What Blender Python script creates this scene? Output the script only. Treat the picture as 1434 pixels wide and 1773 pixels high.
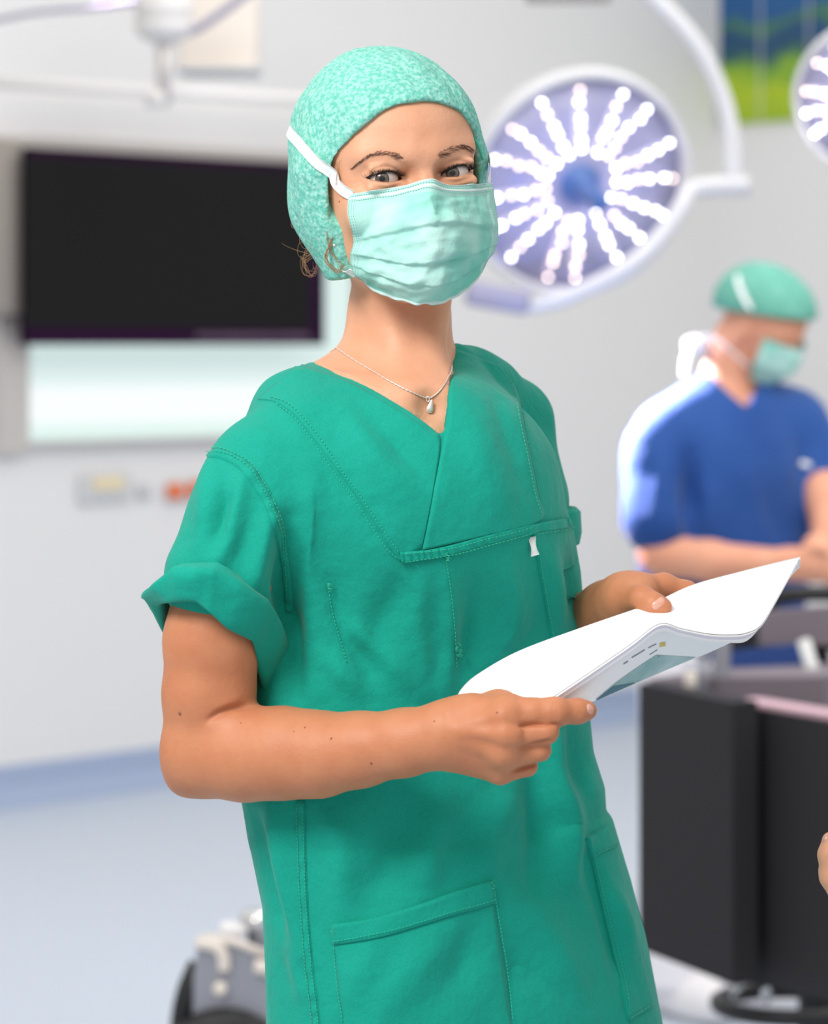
import bpy, math, random
import numpy as np
from mathutils import Vector, Matrix, noise
from mathutils.bvhtree import BVHTree
for o in list(bpy.data.objects): bpy.data.objects.remove(o)
SC = bpy.context.scene
C = SC.collection
PI = math.pi
# ------------------------------------------------------------------ camera, light, exposure
FPX, CX, HY, CAMZ, D0 = 1434*85/24.0, 717.0, 600.0, 1.42, 2.45
cam = bpy.data.cameras.new('camera'); camo = bpy.data.objects.new('camera', cam); C.objects.link(camo)
camo.location = (0, 0, CAMZ); camo.rotation_euler = (PI/2, 0, 0)
cam.sensor_fit = 'HORIZONTAL'; cam.sensor_width = 24; cam.lens = 85
cam.shift_y = (HY-886.5)/1434.0
cam.dof.use_dof = True; cam.dof.focus_distance = 2.36; cam.dof.aperture_fstop = 4.7
cam.clip_end = 60
SC.camera = camo
SC.view_settings.view_transform = 'Standard'; SC.view_settings.look = 'None'
SC.view_settings.gamma = 1.0; SC.view_settings.use_curve_mapping = False
SC.view_settings.exposure = 0.0
w = bpy.data.worlds.new('daylight'); SC.world = w; w.use_nodes = True
bg = w.node_tree.nodes['Background']; bg.inputs[0].default_value = (1.0, 0.985, 0.965, 1); bg.inputs[1].default_value = 0.95
_tc = w.node_tree.nodes.new('ShaderNodeTexCoord'); _sx = w.node_tree.nodes.new('ShaderNodeSeparateXYZ'); _cr = w.node_tree.nodes.new('ShaderNodeValToRGB')
w.node_tree.links.new(_tc.outputs['Generated'], _sx.inputs[0]); w.node_tree.links.new(_sx.outputs['Z'], _cr.inputs['Fac']); w.node_tree.links.new(_cr.outputs['Color'], bg.inputs[0])
_e = _cr.color_ramp.elements; _e[0].position = 0.0; _e[0].color = (.43, .42, .41, 1); _e[1].position = 0.75; _e[1].color = (1.08, 1.06, 1.04, 1)
def area(name, loc, target, sx, sy, power, col=(1, 1, 1)):
    l = bpy.data.lights.new(name, 'AREA'); l.shape = 'RECTANGLE'; l.size = sx; l.size_y = sy; l.energy = power; l.color = col
    o = bpy.data.objects.new(name, l); C.objects.link(o); o.location = loc
    o.rotation_euler = (Vector(target)-Vector(loc)).to_track_quat('-Z', 'Y').to_euler(); return o
area('added_area_light', (-1.25, 0.65, 2.9), (0.0, 2.45, 1.38), 1.1, 0.8, 68, (1, 0.975, 0.95))  # added key light for the woman in green, no real fixture
area('added_area_light', (1.0, 5.2, 3.3), (0.1, 9.6, 0.9), 2.5, 2.5, 62, (1, 0.98, 0.965))  # added fill that brightens the back walls
area('added_area_light', (1.2, 7.6, 3.5), (1.0, 8.0, 0.0), 3.0, 2.5, 22, (1, 0.99, 0.98))  # added fill over the rear floor, also not a fixture
sp = bpy.data.lights.new('operating_spot', 'SPOT'); sp.color = (1, .86, 1); sp.energy = 14000; sp.spot_size = math.radians(9.0); sp.spot_blend = 0.45; sp.shadow_soft_size = 0.12
spo = bpy.data.objects.new('operating_spot', sp); C.objects.link(spo)
spo.location = (-0.9, 7.2, 2.35)
spo.rotation_euler = (Vector((0.46, 6.33, 1.27))-Vector(spo.location)).to_track_quat('-Z', 'Y').to_euler()

# ------------------------------------------------------------------ helpers
def P(px, py, Y): return np.array([(px-CX)*Y/FPX, Y, CAMZ+(HY-py)*Y/FPX])
def Q(px, py, d): return P(px, py, D0+d)
def topx(V):
    V = np.asarray(V); return CX+V[..., 0]/V[..., 1]*FPX, HY-(V[..., 2]-CAMZ)/V[..., 1]*FPX
def tag(o, label, cat, group=None, kind=None):
    if label: o['label'] = label
    if cat: o['category'] = cat
    if group: o['group'] = group
    if kind: o['kind'] = kind
    return o
def struct(o, kind='structure'): o['kind'] = kind; return o
def empty(name, loc, label, cat, group=None):
    o = bpy.data.objects.new(name, None); C.objects.link(o); o.location = loc; o.empty_display_size = .1
    return tag(o, label, cat, group)
def mobj(name, V, F, mats, parent=None, smooth=True, midx=None):
    me = bpy.data.meshes.new(name)
    V = np.asarray(V, dtype=float).reshape(-1, 3)
    me.from_pydata(V.tolist(), [], F if isinstance(F, list) else F.tolist())
    me.update()
    if not isinstance(mats, (list, tuple)): mats = [mats]
    for m in mats: me.materials.append(m)
    if midx is not None: me.polygons.foreach_set('material_index', np.asarray(midx, dtype=np.int32))
    if smooth: me.polygons.foreach_set('use_smooth', [True]*len(me.polygons))
    o = bpy.data.objects.new(name, me); C.objects.link(o)
    if parent:
        o.parent = parent; l = Vector((0, 0, 0)); p = parent
        while p: l += p.location; p = p.parent
        o.location = -l if parent.type == 'EMPTY' else (0, 0, 0)
    return o
class MB:                      # collects shapes into one mesh
    def __init__(s): s.V = []; s.F = []; s.n = 0
    def add(s, V, F):
        V = np.asarray(V, dtype=float).reshape(-1, 3)
        s.V.append(V); s.F += [tuple(int(i)+s.n for i in f) for f in F]; s.n += len(V); return s
    def box(s, c, size, R=None, bev=0.0):
        c = np.array(c, float); h = np.array(size, float)/2
        if bev <= 0:
            V = np.array([[x, y, z] for x in (-1, 1) for y in (-1, 1) for z in (-1, 1)])*h
            F = [(0, 1, 3, 2), (4, 6, 7, 5), (0, 4, 5, 1), (2, 3, 7, 6), (0, 2, 6, 4), (1, 5, 7, 3)]
        else:
            b = min(bev, min(h)*.95); V = []; F = []
            # rounded-rectangle rings (plan) stacked with chamfered top/bottom
            def ring(ins, z):
                pts = []
                for (sx, sy, a0) in ((1, 1, 0), (-1, 1, 90), (-1, -1, 180), (1, -1, 270)):
                    for k in range(5):
                        a = math.radians(a0+k*22.5)
                        pts.append([sx*(h[0]-b)+(b-ins)*math.cos(a), sy*(h[1]-b)+(b-ins)*math.sin(a), z])
                return pts
            lv = []
            for k in range(4): a = k*PI/6; lv.append((b*(1-math.sin(a)) if k < 3 else 0, -h[2]+b*(1-math.cos(a))))
            lv2 = [(i, -z) for i, z in reversed(lv)]
            for i, z in lv+lv2: V += ring(i*.98, z)
            n = 20; L = len(lv)*2
            for j in range(L-1):
                for i in range(n): F.append((j*n+i, j*n+(i+1) % n, (j+1)*n+(i+1) % n, (j+1)*n+i))
            F.append(tuple(reversed(range(n)))); F.append(tuple(range((L-1)*n, L*n)))
            V = np.array(V)
        if R is not None: V = V@np.asarray(R).T
        return s.add(V+c, F)
    def tube(s, pts, r, n=12, cap=True, flat=1.0):
        pts = np.asarray(pts, float); m = len(pts); r = np.broadcast_to(np.asarray(r, float), (m,))
        T = np.gradient(pts, axis=0); T /= np.linalg.norm(T, axis=1)[:, None]+1e-12
        u = np.cross(T[0], [0, 0, 1.]);
        if np.linalg.norm(u) < .05: u = np.cross(T[0], [0, 1., 0])
        u /= np.linalg.norm(u); V = []
        for i in range(m):
            u = u-T[i]*np.dot(u, T[i]); u /= np.linalg.norm(u)+1e-12; v = np.cross(T[i], u)
            for k in range(n):
                a = 2*PI*k/n; V.append(pts[i]+r[i]*(math.cos(a)*u+math.sin(a)*v*flat))
        F = [(i*n+k, i*n+(k+1) % n, (i+1)*n+(k+1) % n, (i+1)*n+k) for i in range(m-1) for k in range(n)]
        if cap: F += [tuple(reversed(range(n))), tuple(range((m-1)*n, m*n))]
        return s.add(V, F)
    def lathe(s, prof, c=(0, 0, 0), R=None, n=40):
        V = []; 
        for (r, z) in prof:
            for k in range(n): a = 2*PI*k/n; V.append([r*math.cos(a), r*math.sin(a), z])
        m = len(prof)
        F = [(i*n+k, i*n+(k+1) % n, (i+1)*n+(k+1) % n, (i+1)*n+k) for i in range(m-1) for k in range(n)]
        F += [tuple(reversed(range(n))), tuple(range((m-1)*n, m*n))]
        V = np.array(V)
        if R is not None: V = V@np.asarray(R).T
        return s.add(V+np.array(c), F)
    def ell(s, c, r, R=None, n=20):
        prof = [(max(math.sin(PI*i/n), 1e-3), -math.cos(PI*i/n)) for i in range(n+1)]
        V = []; k2 = 2*n
        for (a, z) in prof:
            for k in range(k2): t = 2*PI*k/k2; V.append([a*math.cos(t)*r[0], a*math.sin(t)*r[1], z*r[2]])
        F = [(i*k2+k, i*k2+(k+1) % k2, (i+1)*k2+(k+1) % k2, (i+1)*k2+k) for i in range(n) for k in range(k2)]
        V = np.array(V)
        if R is not None: V = V@np.asarray(R).T
        return s.add(V+np.array(c), F)
    def build(s, name, m, parent=None, smooth=True, sharp=None):
        o = mobj(name, np.concatenate(s.V), s.F, m, parent, smooth)
        if sharp:
            sm = o.modifiers.new('edge_split', 'EDGE_SPLIT'); sm.split_angle = math.radians(sharp)
        return o
def frame_z(n, up=(0, 0, 1)):          # columns x,y,z with z = n
    n = np.array(n, float); n /= np.linalg.norm(n); x = np.cross(up, n); x /= np.linalg.norm(x); y = np.cross(n, x)
    return np.stack([x, y, n], axis=1)
def rotz(a): c, s = math.cos(a), math.sin(a); return np.array([[c, -s, 0], [s, c, 0], [0, 0, 1.]])
def cr(pts, n, closed=False):          # Catmull-Rom resample (any dimension)
    p = np.asarray(pts, float); m = len(p)
    if closed: t = np.linspace(0, m, n, endpoint=False); g = lambda i: p[i % m]
    else:
        t = np.linspace(0, m-1, n)
        pe = np.vstack([2*p[0]-p[1], p, 2*p[-1]-p[-2]]); g = lambda i: pe[np.clip(i+1, 0, m+1)]
    i = np.floor(t).astype(int)
    if not closed: i = np.minimum(i, m-2)
    f = (t-i)[:, None]; a, b, c, d = g(i-1), g(i), g(i+1), g(i+2)
    return .5*((2*b)+(-a+c)*f+(2*a-5*b+4*c-d)*f*f+(-a+3*b-3*c+d)*f**3)
def grid_faces(n, m, off=0, wrap=False):   # n rows, m cols
    F = []
    for i in range(n-1):
        for j in range(m if wrap else m-1):
            F.append((off+i*m+j, off+i*m+(j+1) % m, off+(i+1)*m+(j+1) % m, off+(i+1)*m+j))
    return F
def sheet_solid(G, t):                 # G: n x m x 3 grid -> closed thin solid of thickness t
    n, m, _ = G.shape
    du = np.gradient(G, axis=1); dv = np.gradient(G, axis=0); N = np.cross(du, dv); N /= np.linalg.norm(N, axis=2)[..., None]+1e-12
    if N[n//2, m//2, 1] > 0: N = -N
    A = G.reshape(-1, 3); B = (G-N*t).reshape(-1, 3); F = grid_faces(n, m); k = n*m
    F2 = [tuple(reversed([i+k for i in f])) for f in F]
    loop = [j for j in range(m)]+[i*m+m-1 for i in range(1, n)]+[(n-1)*m+j for j in range(m-2, -1, -1)]+[i*m for i in range(n-2, 0, -1)]
    S = [(loop[i], loop[(i+1) % len(loop)], loop[(i+1) % len(loop)]+k, loop[i]+k) for i in range(len(loop))]
    return np.vstack([A, B]), F+F2+S

# ------------------------------------------------------------------ implicit surfaces
class Field:
    def __init__(s, lo, hi, h):
        s.lo = np.array(lo, float); s.h = h
        s.n = np.ceil((np.array(hi)-s.lo)/h).astype(int)+1
        s.ax = [s.lo[i]+h*np.arange(s.n[i]) for i in range(3)]
        s.F = np.full(tuple(s.n), 1.0, np.float32)
    def sl(s, lo, hi):
        a = np.clip(np.floor((np.array(lo)-s.lo)/s.h).astype(int), 0, s.n); b = np.clip(np.ceil((np.array(hi)-s.lo)/s.h).astype(int)+1, 0, s.n)
        if np.any(b <= a): return None, None
        S = tuple(slice(a[i], b[i]) for i in range(3))
        X = s.ax[0][S[0]][:, None, None].astype(np.float32); Y = s.ax[1][S[1]][None, :, None].astype(np.float32); Z = s.ax[2][S[2]][None, None, :].astype(np.float32)
        return S, (X, Y, Z)
    def op(s, lo, hi, fn, k, mode='add'):
        S, G = s.sl(lo, hi)
        if S is None: return s
        d = fn(*G).astype(np.float32); f = s.F[S]
        if mode == 'sub': f = -f
        if mode in ('add', 'sub'):
            if k > 0:
                h = np.maximum(k-np.abs(f-d), 0)/k; r = np.minimum(f, d)-h*h*k*.25
            else: r = np.minimum(f, d)
            if mode == 'sub': r = -r
        elif mode == 'int': r = np.maximum(f, d)
        s.F[S] = r; return s
    def cap(s, a, b, ra, rb, k=.01, mode='add'):
        a = np.array(a, float); b = np.array(b, float); m = max(ra, rb)+k+4*s.h
        def fn(X, Y, Z):
            ab = b-a; L = float(ab@ab)+1e-12
            t = np.clip(((X-a[0])*ab[0]+(Y-a[1])*ab[1]+(Z-a[2])*ab[2])/L, 0, 1)
            return np.sqrt((X-a[0]-t*ab[0])**2+(Y-a[1]-t*ab[1])**2+(Z-a[2]-t*ab[2])**2)-(ra+(rb-ra)*t)
        return s.op(np.minimum(a, b)-m, np.maximum(a, b)+m, fn, k, mode)
    def chain(s, pts, rs, k=.006, k0=None):
        for i in range(len(pts)-1): s.cap(pts[i], pts[i+1], rs[i], rs[i+1], k0 if (i == 0 and k0 is not None) else k)
        return s
    def ell(s, c, r, R=None, k=.01, mode='add'):
        c = np.array(c, float); r = np.array(r, float); R = np.eye(3) if R is None else np.array(R)   # R columns = local axes
        m = r.max()+k+4*s.h
        def fn(X, Y, Z):
            dx, dy, dz = X-c[0], Y-c[1], Z-c[2]
            u = (dx*R[0, 0]+dy*R[1, 0]+dz*R[2, 0]); v = (dx*R[0, 1]+dy*R[1, 1]+dz*R[2, 1]); w_ = (dx*R[0, 2]+dy*R[1, 2]+dz*R[2, 2])
            k0 = np.sqrt((u/r[0])**2+(v/r[1])**2+(w_/r[2])**2); k1 = np.sqrt((u/r[0]**2)**2+(v/r[1]**2)**2+(w_/r[2]**2)**2)+1e-9
            return k0*(k0-1)/k1
        return s.op(c-m, c+m, fn, k, mode)
    def mesh(s, smooth=1):
        f = s.F; ins = f < 0; n = s.n
        c = np.zeros((n[0]-1, n[1]-1, n[2]-1), np.int8)
        for i in (0, 1):
            for j in (0, 1):
                for k in (0, 1): c += ins[i:n[0]-1+i, j:n[1]-1+j, k:n[2]-1+k]
        I, J, K = np.nonzero((c > 0) & (c < 8)); idx = np.full(c.shape, -1, np.int32); idx[I, J, K] = np.arange(len(I))
        acc = np.zeros((len(I), 3)); cnt = np.zeros(len(I))
        cs = [(i, j, k) for i in (0, 1) for j in (0, 1) for k in (0, 1)]
        for a in cs:
            for b in cs:
                if sum(abs(a[q]-b[q]) for q in range(3)) == 1 and a < b:
                    fa = f[I+a[0], J+a[1], K+a[2]].astype(float); fb = f[I+b[0], J+b[1], K+b[2]].astype(float); m = (fa < 0) != (fb < 0)
                    t = np.where(m, fa/(fa-fb+1e-20*(~m)), 0) if True else 0
                    t = np.clip(np.nan_to_num(t), 0, 1)
                    for q in range(3): acc[:, q] += np.where(m, a[q]+(b[q]-a[q])*t, 0)
                    cnt += m
        V = (np.stack([I, J, K], 1)+acc/cnt[:, None])*s.h+s.lo
        Fs = []
        for ax in range(3):
            o1, o2 = [(1, 2), (2, 0), (0, 1)][ax]
            a = [slice(None)]*3; b = [slice(None)]*3; a[ax] = slice(0, n[ax]-1); b[ax] = slice(1, n[ax])
            for o in (o1, o2): a[o] = slice(1, n[o]-1); b[o] = slice(1, n[o]-1)
            A, B = ins[tuple(a)], ins[tuple(b)]
            for (m, flip) in ((A & ~B, False), (~A & B, True)):
                p = np.stack(np.nonzero(m), 1); e = np.zeros(3, int); e[o1] = 1; g = np.zeros(3, int); g[o2] = 1
                p[:, o1] += 1; p[:, o2] += 1
                q = [idx[tuple((p-x).T)] for x in (0*e, e, e+g, g)]
                qq = np.stack(q if not flip else q[::-1], 1); Fs.append(qq)
        Fq = np.concatenate(Fs)
        for _ in range(smooth):
            S = np.zeros_like(V); N = np.zeros(len(V))
            for a, b in ((0, 1), (1, 2), (2, 3), (3, 0)):
                np.add.at(S, Fq[:, a], V[Fq[:, b]]); np.add.at(N, Fq[:, a], 1)
            V = V*.5+.5*S/N[:, None]
        return V, Fq
def vnormals(V, F):
    n = np.cross(V[F[:, 2]]-V[F[:, 0]], V[F[:, 3]]-V[F[:, 1]]); N = np.zeros_like(V)
    for i in range(4): np.add.at(N, F[:, i], n)
    return N/(np.linalg.norm(N, axis=1)[:, None]+1e-12)
def bvh(V, F): return BVHTree.FromPolygons([tuple(v) for v in V.tolist()], [tuple(f) for f in (F.tolist() if hasattr(F, 'tolist') else F)])
def hit(B, px, py, near=None, maxd=.03):
    d = Vector(((px-CX)/FPX, 1, (HY-py)/FPX)).normalized()
    loc, nor, i, t = B.ray_cast(Vector((0, 0, CAMZ)), d)
    if loc is None or (near is not None and abs(loc.y-near[1]) > maxd):
        q = Vector(P(px, py, near[1] if near is not None else D0)); loc, nor, i, t = B.find_nearest(q)
    return np.array(loc), np.array(nor)
def polydist(px, py, pts):
    d = np.full(np.broadcast(px, py).shape, 1e9); pts = np.asarray(pts, float)
    T = np.zeros_like(d); m = len(pts)-1
    for i in range(m):
        a, b = pts[i], pts[i+1]; e = b-a; L = e@e+1e-9
        t = np.clip(((px-a[0])*e[0]+(py-a[1])*e[1])/L, 0, 1); r = np.hypot(px-a[0]-t*e[0], py-a[1]-t*e[1])
        u = r < d; d = np.where(u, r, d); T = np.where(u, (i+t)/m, T)
    return d, T
def insidepoly(px, py, pts):
    c = np.zeros(np.broadcast(px, py).shape, bool); n = len(pts); j = n-1
    for i in range(n):
        xi, yi = pts[i]; xj, yj = pts[j]
        if yi != yj: c ^= ((yi > py) != (yj > py)) & (px < (xj-xi)*(py-yi)/(yj-yi)+xi)
        j = i
    return c

# ------------------------------------------------------------------ materials
def mat(name, col, rough=.6, metal=0., spec=.5, bump=0., bscale=50., col2=None, cscale=20., sss=0., ssr=(1, .35, .2), sheen=0., trans=0., coat=0., emis=None, es=0., detail=3., stops=(.35, .65), alpha=1.0):
    m = bpy.data.materials.new(name); m.use_nodes = True; nt = m.node_tree; b = nt.nodes['Principled BSDF']
    b.inputs['Base Color'].default_value = (*col, 1); b.inputs['Roughness'].default_value = rough; b.inputs['Metallic'].default_value = metal
    b.inputs['Specular IOR Level'].default_value = spec
    if sss: b.inputs['Subsurface Weight'].default_value = sss; b.inputs['Subsurface Radius'].default_value = ssr; b.inputs['Subsurface Scale'].default_value = .006
    if sheen: b.inputs['Sheen Weight'].default_value = sheen; b.inputs['Sheen Roughness'].default_value = .4
    if trans: b.inputs['Transmission Weight'].default_value = trans
    if coat: b.inputs['Coat Weight'].default_value = coat
    if emis: b.inputs['Emission Color'].default_value = (*emis, 1); b.inputs['Emission Strength'].default_value = es
    tc = nt.nodes.new('ShaderNodeTexCoord')
    if col2:
        n = nt.nodes.new('ShaderNodeTexNoise'); n.inputs['Scale'].default_value = cscale; n.inputs['Detail'].default_value = detail
        r = nt.nodes.new('ShaderNodeValToRGB'); r.color_ramp.elements[0].position = stops[0]; r.color_ramp.elements[1].position = stops[1]
        r.color_ramp.elements[0].color = (*col, 1); r.color_ramp.elements[1].color = (*col2, 1)
        nt.links.new(tc.outputs['Object'], n.inputs['Vector']); nt.links.new(n.outputs['Fac'], r.inputs['Fac']); nt.links.new(r.outputs['Color'], b.inputs['Base Color'])
    if bump:
        last = None
        for (sc, st) in ([(bscale, bump)] if not isinstance(bump, (list, tuple)) else bump):
            n = nt.nodes.new('ShaderNodeTexNoise'); n.inputs['Scale'].default_value = sc; n.inputs['Detail'].default_value = 4
            u = nt.nodes.new('ShaderNodeBump'); u.inputs['Strength'].default_value = 1; u.inputs['Distance'].default_value = st
            nt.links.new(tc.outputs['Object'], n.inputs['Vector']); nt.links.new(n.outputs['Fac'], u.inputs['Height'])
            if last: nt.links.new(last.outputs['Normal'], u.inputs['Normal'])
            last = u
        nt.links.new(last.outputs['Normal'], b.inputs['Normal'])
    return m
def srgb(r, g, b):
    f = lambda c: c/12.92 if c <= .04045 else ((c+.055)/1.055)**2.4
    return (f(r/255), f(g/255), f(b/255))
M = {}
M['wall'] = mat('wall_paint', srgb(232, 231, 230), .55, bump=.0006, bscale=3)
M['steel'] = mat('brushed_steel', srgb(206, 201, 196), .42, .35, bump=.0002, bscale=60)
M['dsteel'] = mat('grey_steel', srgb(165, 158, 150), .4, .5)
M['floor'] = mat('floor_vinyl', srgb(190, 200, 212), .38, col2=srgb(194, 203, 215), cscale=60, bump=.0002, bscale=90)
M['cove'] = mat('cove_vinyl', srgb(160, 175, 202), .5)
M['green'] = mat('green_cotton', srgb(13, 152, 132), .82, sheen=.12, spec=.2, bump=[(9, .009), (26, .0035), (60, .0010), (1500, .00025)], col2=srgb(18, 159, 139), cscale=700)
M['greenedge'] = mat('green_thread', srgb(48, 186, 150), .7, spec=.3)
M['skin'] = mat('skin', srgb(219, 160, 126), .5, sss=.18, spec=.35, bump=[(220, .0003), (900, .00018)], col2=srgb(226, 169, 137), cscale=38, stops=(.3, .7))
M['skina'] = mat('skin_arms_darker', srgb(190, 122, 86), .5, sss=.15, spec=.35, bump=[(220, .0003), (900, .00018)], col2=srgb(198, 133, 96), cscale=38, stops=(.3, .7))  # darker skin tone used for both arms
M['skinb'] = mat('skin_of_second_person', srgb(214, 150, 122), .6, spec=.3, col2=srgb(220, 160, 132), cscale=20)
M['mole'] = mat('mole', srgb(140, 86, 62), .6)
M['nail'] = mat('fingernail', srgb(214, 158, 138), .22, spec=.6, coat=.4)
M['cap'] = mat('cap_fleece', srgb(104, 190, 172), .85, spec=.2, bump=[(30, .004), (120, .0014), (420, .0006)], col2=srgb(158, 214, 202), cscale=300, detail=2, stops=(.40, .64))
M['capb'] = mat('second_cap_fleece', srgb(92, 158, 143), .85, spec=.2, bump=[(40, .004)], col2=srgb(110, 174, 158), cscale=60)
M['mask'] = mat('mask_fleece', srgb(120, 202, 186), .8, spec=.25, bump=[(35, .003), (90, .001), (700, .0002)], col2=srgb(182, 224, 215), cscale=14)
M['maskw'] = mat('mask_edge_white', srgb(206, 226, 222), .8, spec=.2, bump=[(600, .0003)])
M['maskl'] = mat('mask_band', srgb(168, 216, 206), .8, spec=.2)
M['maskd'] = mat('mask_stitch', srgb(120, 180, 170), .8)
M['tie'] = mat('mask_tie', srgb(240, 244, 244), .8, spec=.2, bump=[(500, .0003)])
M['silver'] = mat('silver', srgb(235, 228, 222), .3, .55)
M['hair'] = mat('brown_hair', srgb(120, 84, 60), .45, spec=.5)
M['hairl'] = mat('light_brown_hair', srgb(170, 128, 92), .45, spec=.5)
M['brow'] = mat('eyebrow_hair', srgb(104, 74, 60), .6)
M['lash'] = mat('eyelash', srgb(30, 22, 20), .5)
M['sclera'] = mat('eye_white_shaded', srgb(206, 192, 186), .12, spec=.7, coat=.5)  # lash shadow is put into the colour, whole eye white darkened
M['iris'] = mat('iris', srgb(104, 88, 70), .1, spec=.7, coat=1, col2=srgb(72, 60, 50), cscale=900)
M['limbus'] = mat('iris_rim', srgb(52, 46, 42), .1, coat=1)
M['pupil'] = mat('pupil', (.003, .003, .003), .08, coat=1)
M['paper'] = mat('paper', srgb(250, 250, 252), .7, spec=.3)
M['paper2'] = mat('paper_edge', srgb(226, 222, 238), .7, spec=.3)
M['ink'] = mat('grey_ink', srgb(120, 126, 136), .8)
M['gold'] = mat('gold_ink', srgb(214, 196, 110), .8)
M['teal'] = mat('teal_print', srgb(140, 180, 180), .8, col2=srgb(186, 208, 212), cscale=30)
M['tealdark'] = mat('dark_teal_print', srgb(84, 124, 142), .8)
M['blue'] = mat('blue_cotton', srgb(28, 70, 138), .75, sheen=.2, spec=.3, bump=[(12, .006), (30, .002)], col2=srgb(35, 78, 147), cscale=8)
M['white'] = mat('white_cotton', srgb(236, 234, 240), .8, bump=[(10, .006)])
M['black'] = mat('black_vinyl', srgb(48, 47, 50), .6, spec=.15, bump=.0006, bscale=30)
M['blk'] = mat('black_plastic', srgb(28, 28, 31), .45)
M['screen'] = mat('screen_glass', srgb(33, 33, 33), .6, spec=.04)
M['bezel'] = mat('screen_bezel', srgb(42, 17, 46), .6, spec=.06)
M['caption'] = mat('screen_caption', srgb(96, 76, 96), .6)
M['lampw'] = mat('lamp_white', srgb(208, 208, 210), .35, spec=.5, coat=.2)
M['lampg'] = mat('lamp_face', srgb(150, 150, 180), .3, spec=.5)
M['lampd'] = mat('lamp_bracket', srgb(150, 148, 166), .4)
M['handle'] = mat('blue_handle', srgb(66, 100, 160), .4)
M['arm'] = mat('pendant_paint', srgb(222, 219, 216), .45)
M['mauve'] = mat('mauve_pad', srgb(122, 112, 120), .6)
M['pinkpad'] = mat('pink_mat', srgb(205, 170, 182), .6)
M['strap'] = mat('blue_strap', srgb(20, 62, 130), .6)
M['grey'] = mat('grey_housing', srgb(160, 162, 172), .4, .3)
M['chrome'] = mat('chrome', srgb(225, 225, 225), .15, 1.0)
M['yellow'] = mat('pale_yellow_label', srgb(240, 222, 180), .6)
M['orange'] = mat('orange_socket', srgb(236, 112, 50), .5)
M['lgrey'] = mat('light_grey_plastic', srgb(208, 209, 209), .5)
M['beige'] = mat('beige_paint', srgb(232, 222, 212), .5)
M['wclog'] = mat('white_shoe', srgb(232, 230, 232), .5)
def emat(name, col, s):
    return mat(name, col, .4, emis=col, es=s)
M['led'] = emat('led_cool', (1., .97, 1.), 15); M['ledw'] = emat('led_warm', (1., .80, .66), 9)
M['lens'] = mat('led_row_lens', srgb(206, 200, 226), .25, emis=(.90, .84, 1.), es=.10)
def pane_mat():
    m = bpy.data.materials.new('lit_frosted_glass'); m.use_nodes = True; nt = m.node_tree; b = nt.nodes['Principled BSDF']
    tc = nt.nodes.new('ShaderNodeTexCoord'); sx = nt.nodes.new('ShaderNodeSeparateXYZ'); r = nt.nodes.new('ShaderNodeValToRGB')
    mp = nt.nodes.new('ShaderNodeMapRange'); mp.inputs['From Min'].default_value = 1.10; mp.inputs['From Max'].default_value = 1.42
    nt.links.new(tc.outputs['Object'], sx.inputs[0]); nt.links.new(sx.outputs['Z'], mp.inputs['Value']); nt.links.new(mp.outputs[0], r.inputs['Fac'])
    e = r.color_ramp.elements; e[0].position = 0; e[0].color = (*srgb(200, 220, 214), 1); e[1].position = 1; e[1].color = (*srgb(214, 236, 230), 1)
    for p, c in ((.12, (214, 238, 230)), (.22, (226, 244, 238)), (.30, (250, 254, 253)), (.55, (250, 254, 253)), (.66, (222, 240, 236)), (.85, (206, 226, 224))):
        q = e.new(p); q.color = (*srgb(*c), 1)
    b.inputs['Base Color'].default_value = (.25, .28, .27, 1); b.inputs['Roughness'].default_value = .3
    nt.links.new(r.outputs['Color'], b.inputs['Emission Color']); b.inputs['Emission Strength'].default_value = .78
    return m
M['pane'] = pane_mat()
def picture_mat():
    m = bpy.data.materials.new('landscape_print'); m.use_nodes = True; nt = m.node_tree; b = nt.nodes['Principled BSDF']
    tc = nt.nodes.new('ShaderNodeTexCoord'); sx = nt.nodes.new('ShaderNodeSeparateXYZ'); n = nt.nodes.new('ShaderNodeTexNoise'); n.inputs['Scale'].default_value = 5; n.inputs['Detail'].default_value = 2
    ma = nt.nodes.new('ShaderNodeMath'); ma.operation = 'MULTIPLY_ADD'; ma.inputs[1].default_value = .26
    mp = nt.nodes.new('ShaderNodeMapRange'); mp.inputs['From Min'].default_value = 2.36; mp.inputs['From Max'].default_value = 3.1
    r = nt.nodes.new('ShaderNodeValToRGB'); e = r.color_ramp.elements
    nt.links.new(tc.outputs['Object'], sx.inputs[0]); nt.links.new(tc.outputs['Object'], n.inputs['Vector'])
    nt.links.new(n.outputs['Fac'], ma.inputs[0]); nt.links.new(sx.outputs['Z'], ma.inputs[2]); nt.links.new(ma.outputs[0], mp.inputs['Value']); nt.links.new(mp.outputs[0], r.inputs['Fac'])
    e[0].position = 0; e[0].color = (*srgb(150, 180, 30), 1); e[1].position = 1; e[1].color = (*srgb(40, 120, 180), 1)
    for p, c in ((.26, (172, 196, 36)), (.34, (120, 165, 50)), (.40, (34, 84, 96)), (.52, (24, 70, 120)), (.60, (70, 122, 84)), (.66, (26, 84, 140)), (.8, (30, 92, 150))):
        q = e.new(p); q.color = (*srgb(*c), 1)
    nt.links.new(r.outputs['Color'], b.inputs['Base Color']); b.inputs['Roughness'].default_value = .4
    return m
M['picture'] = picture_mat()

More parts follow.
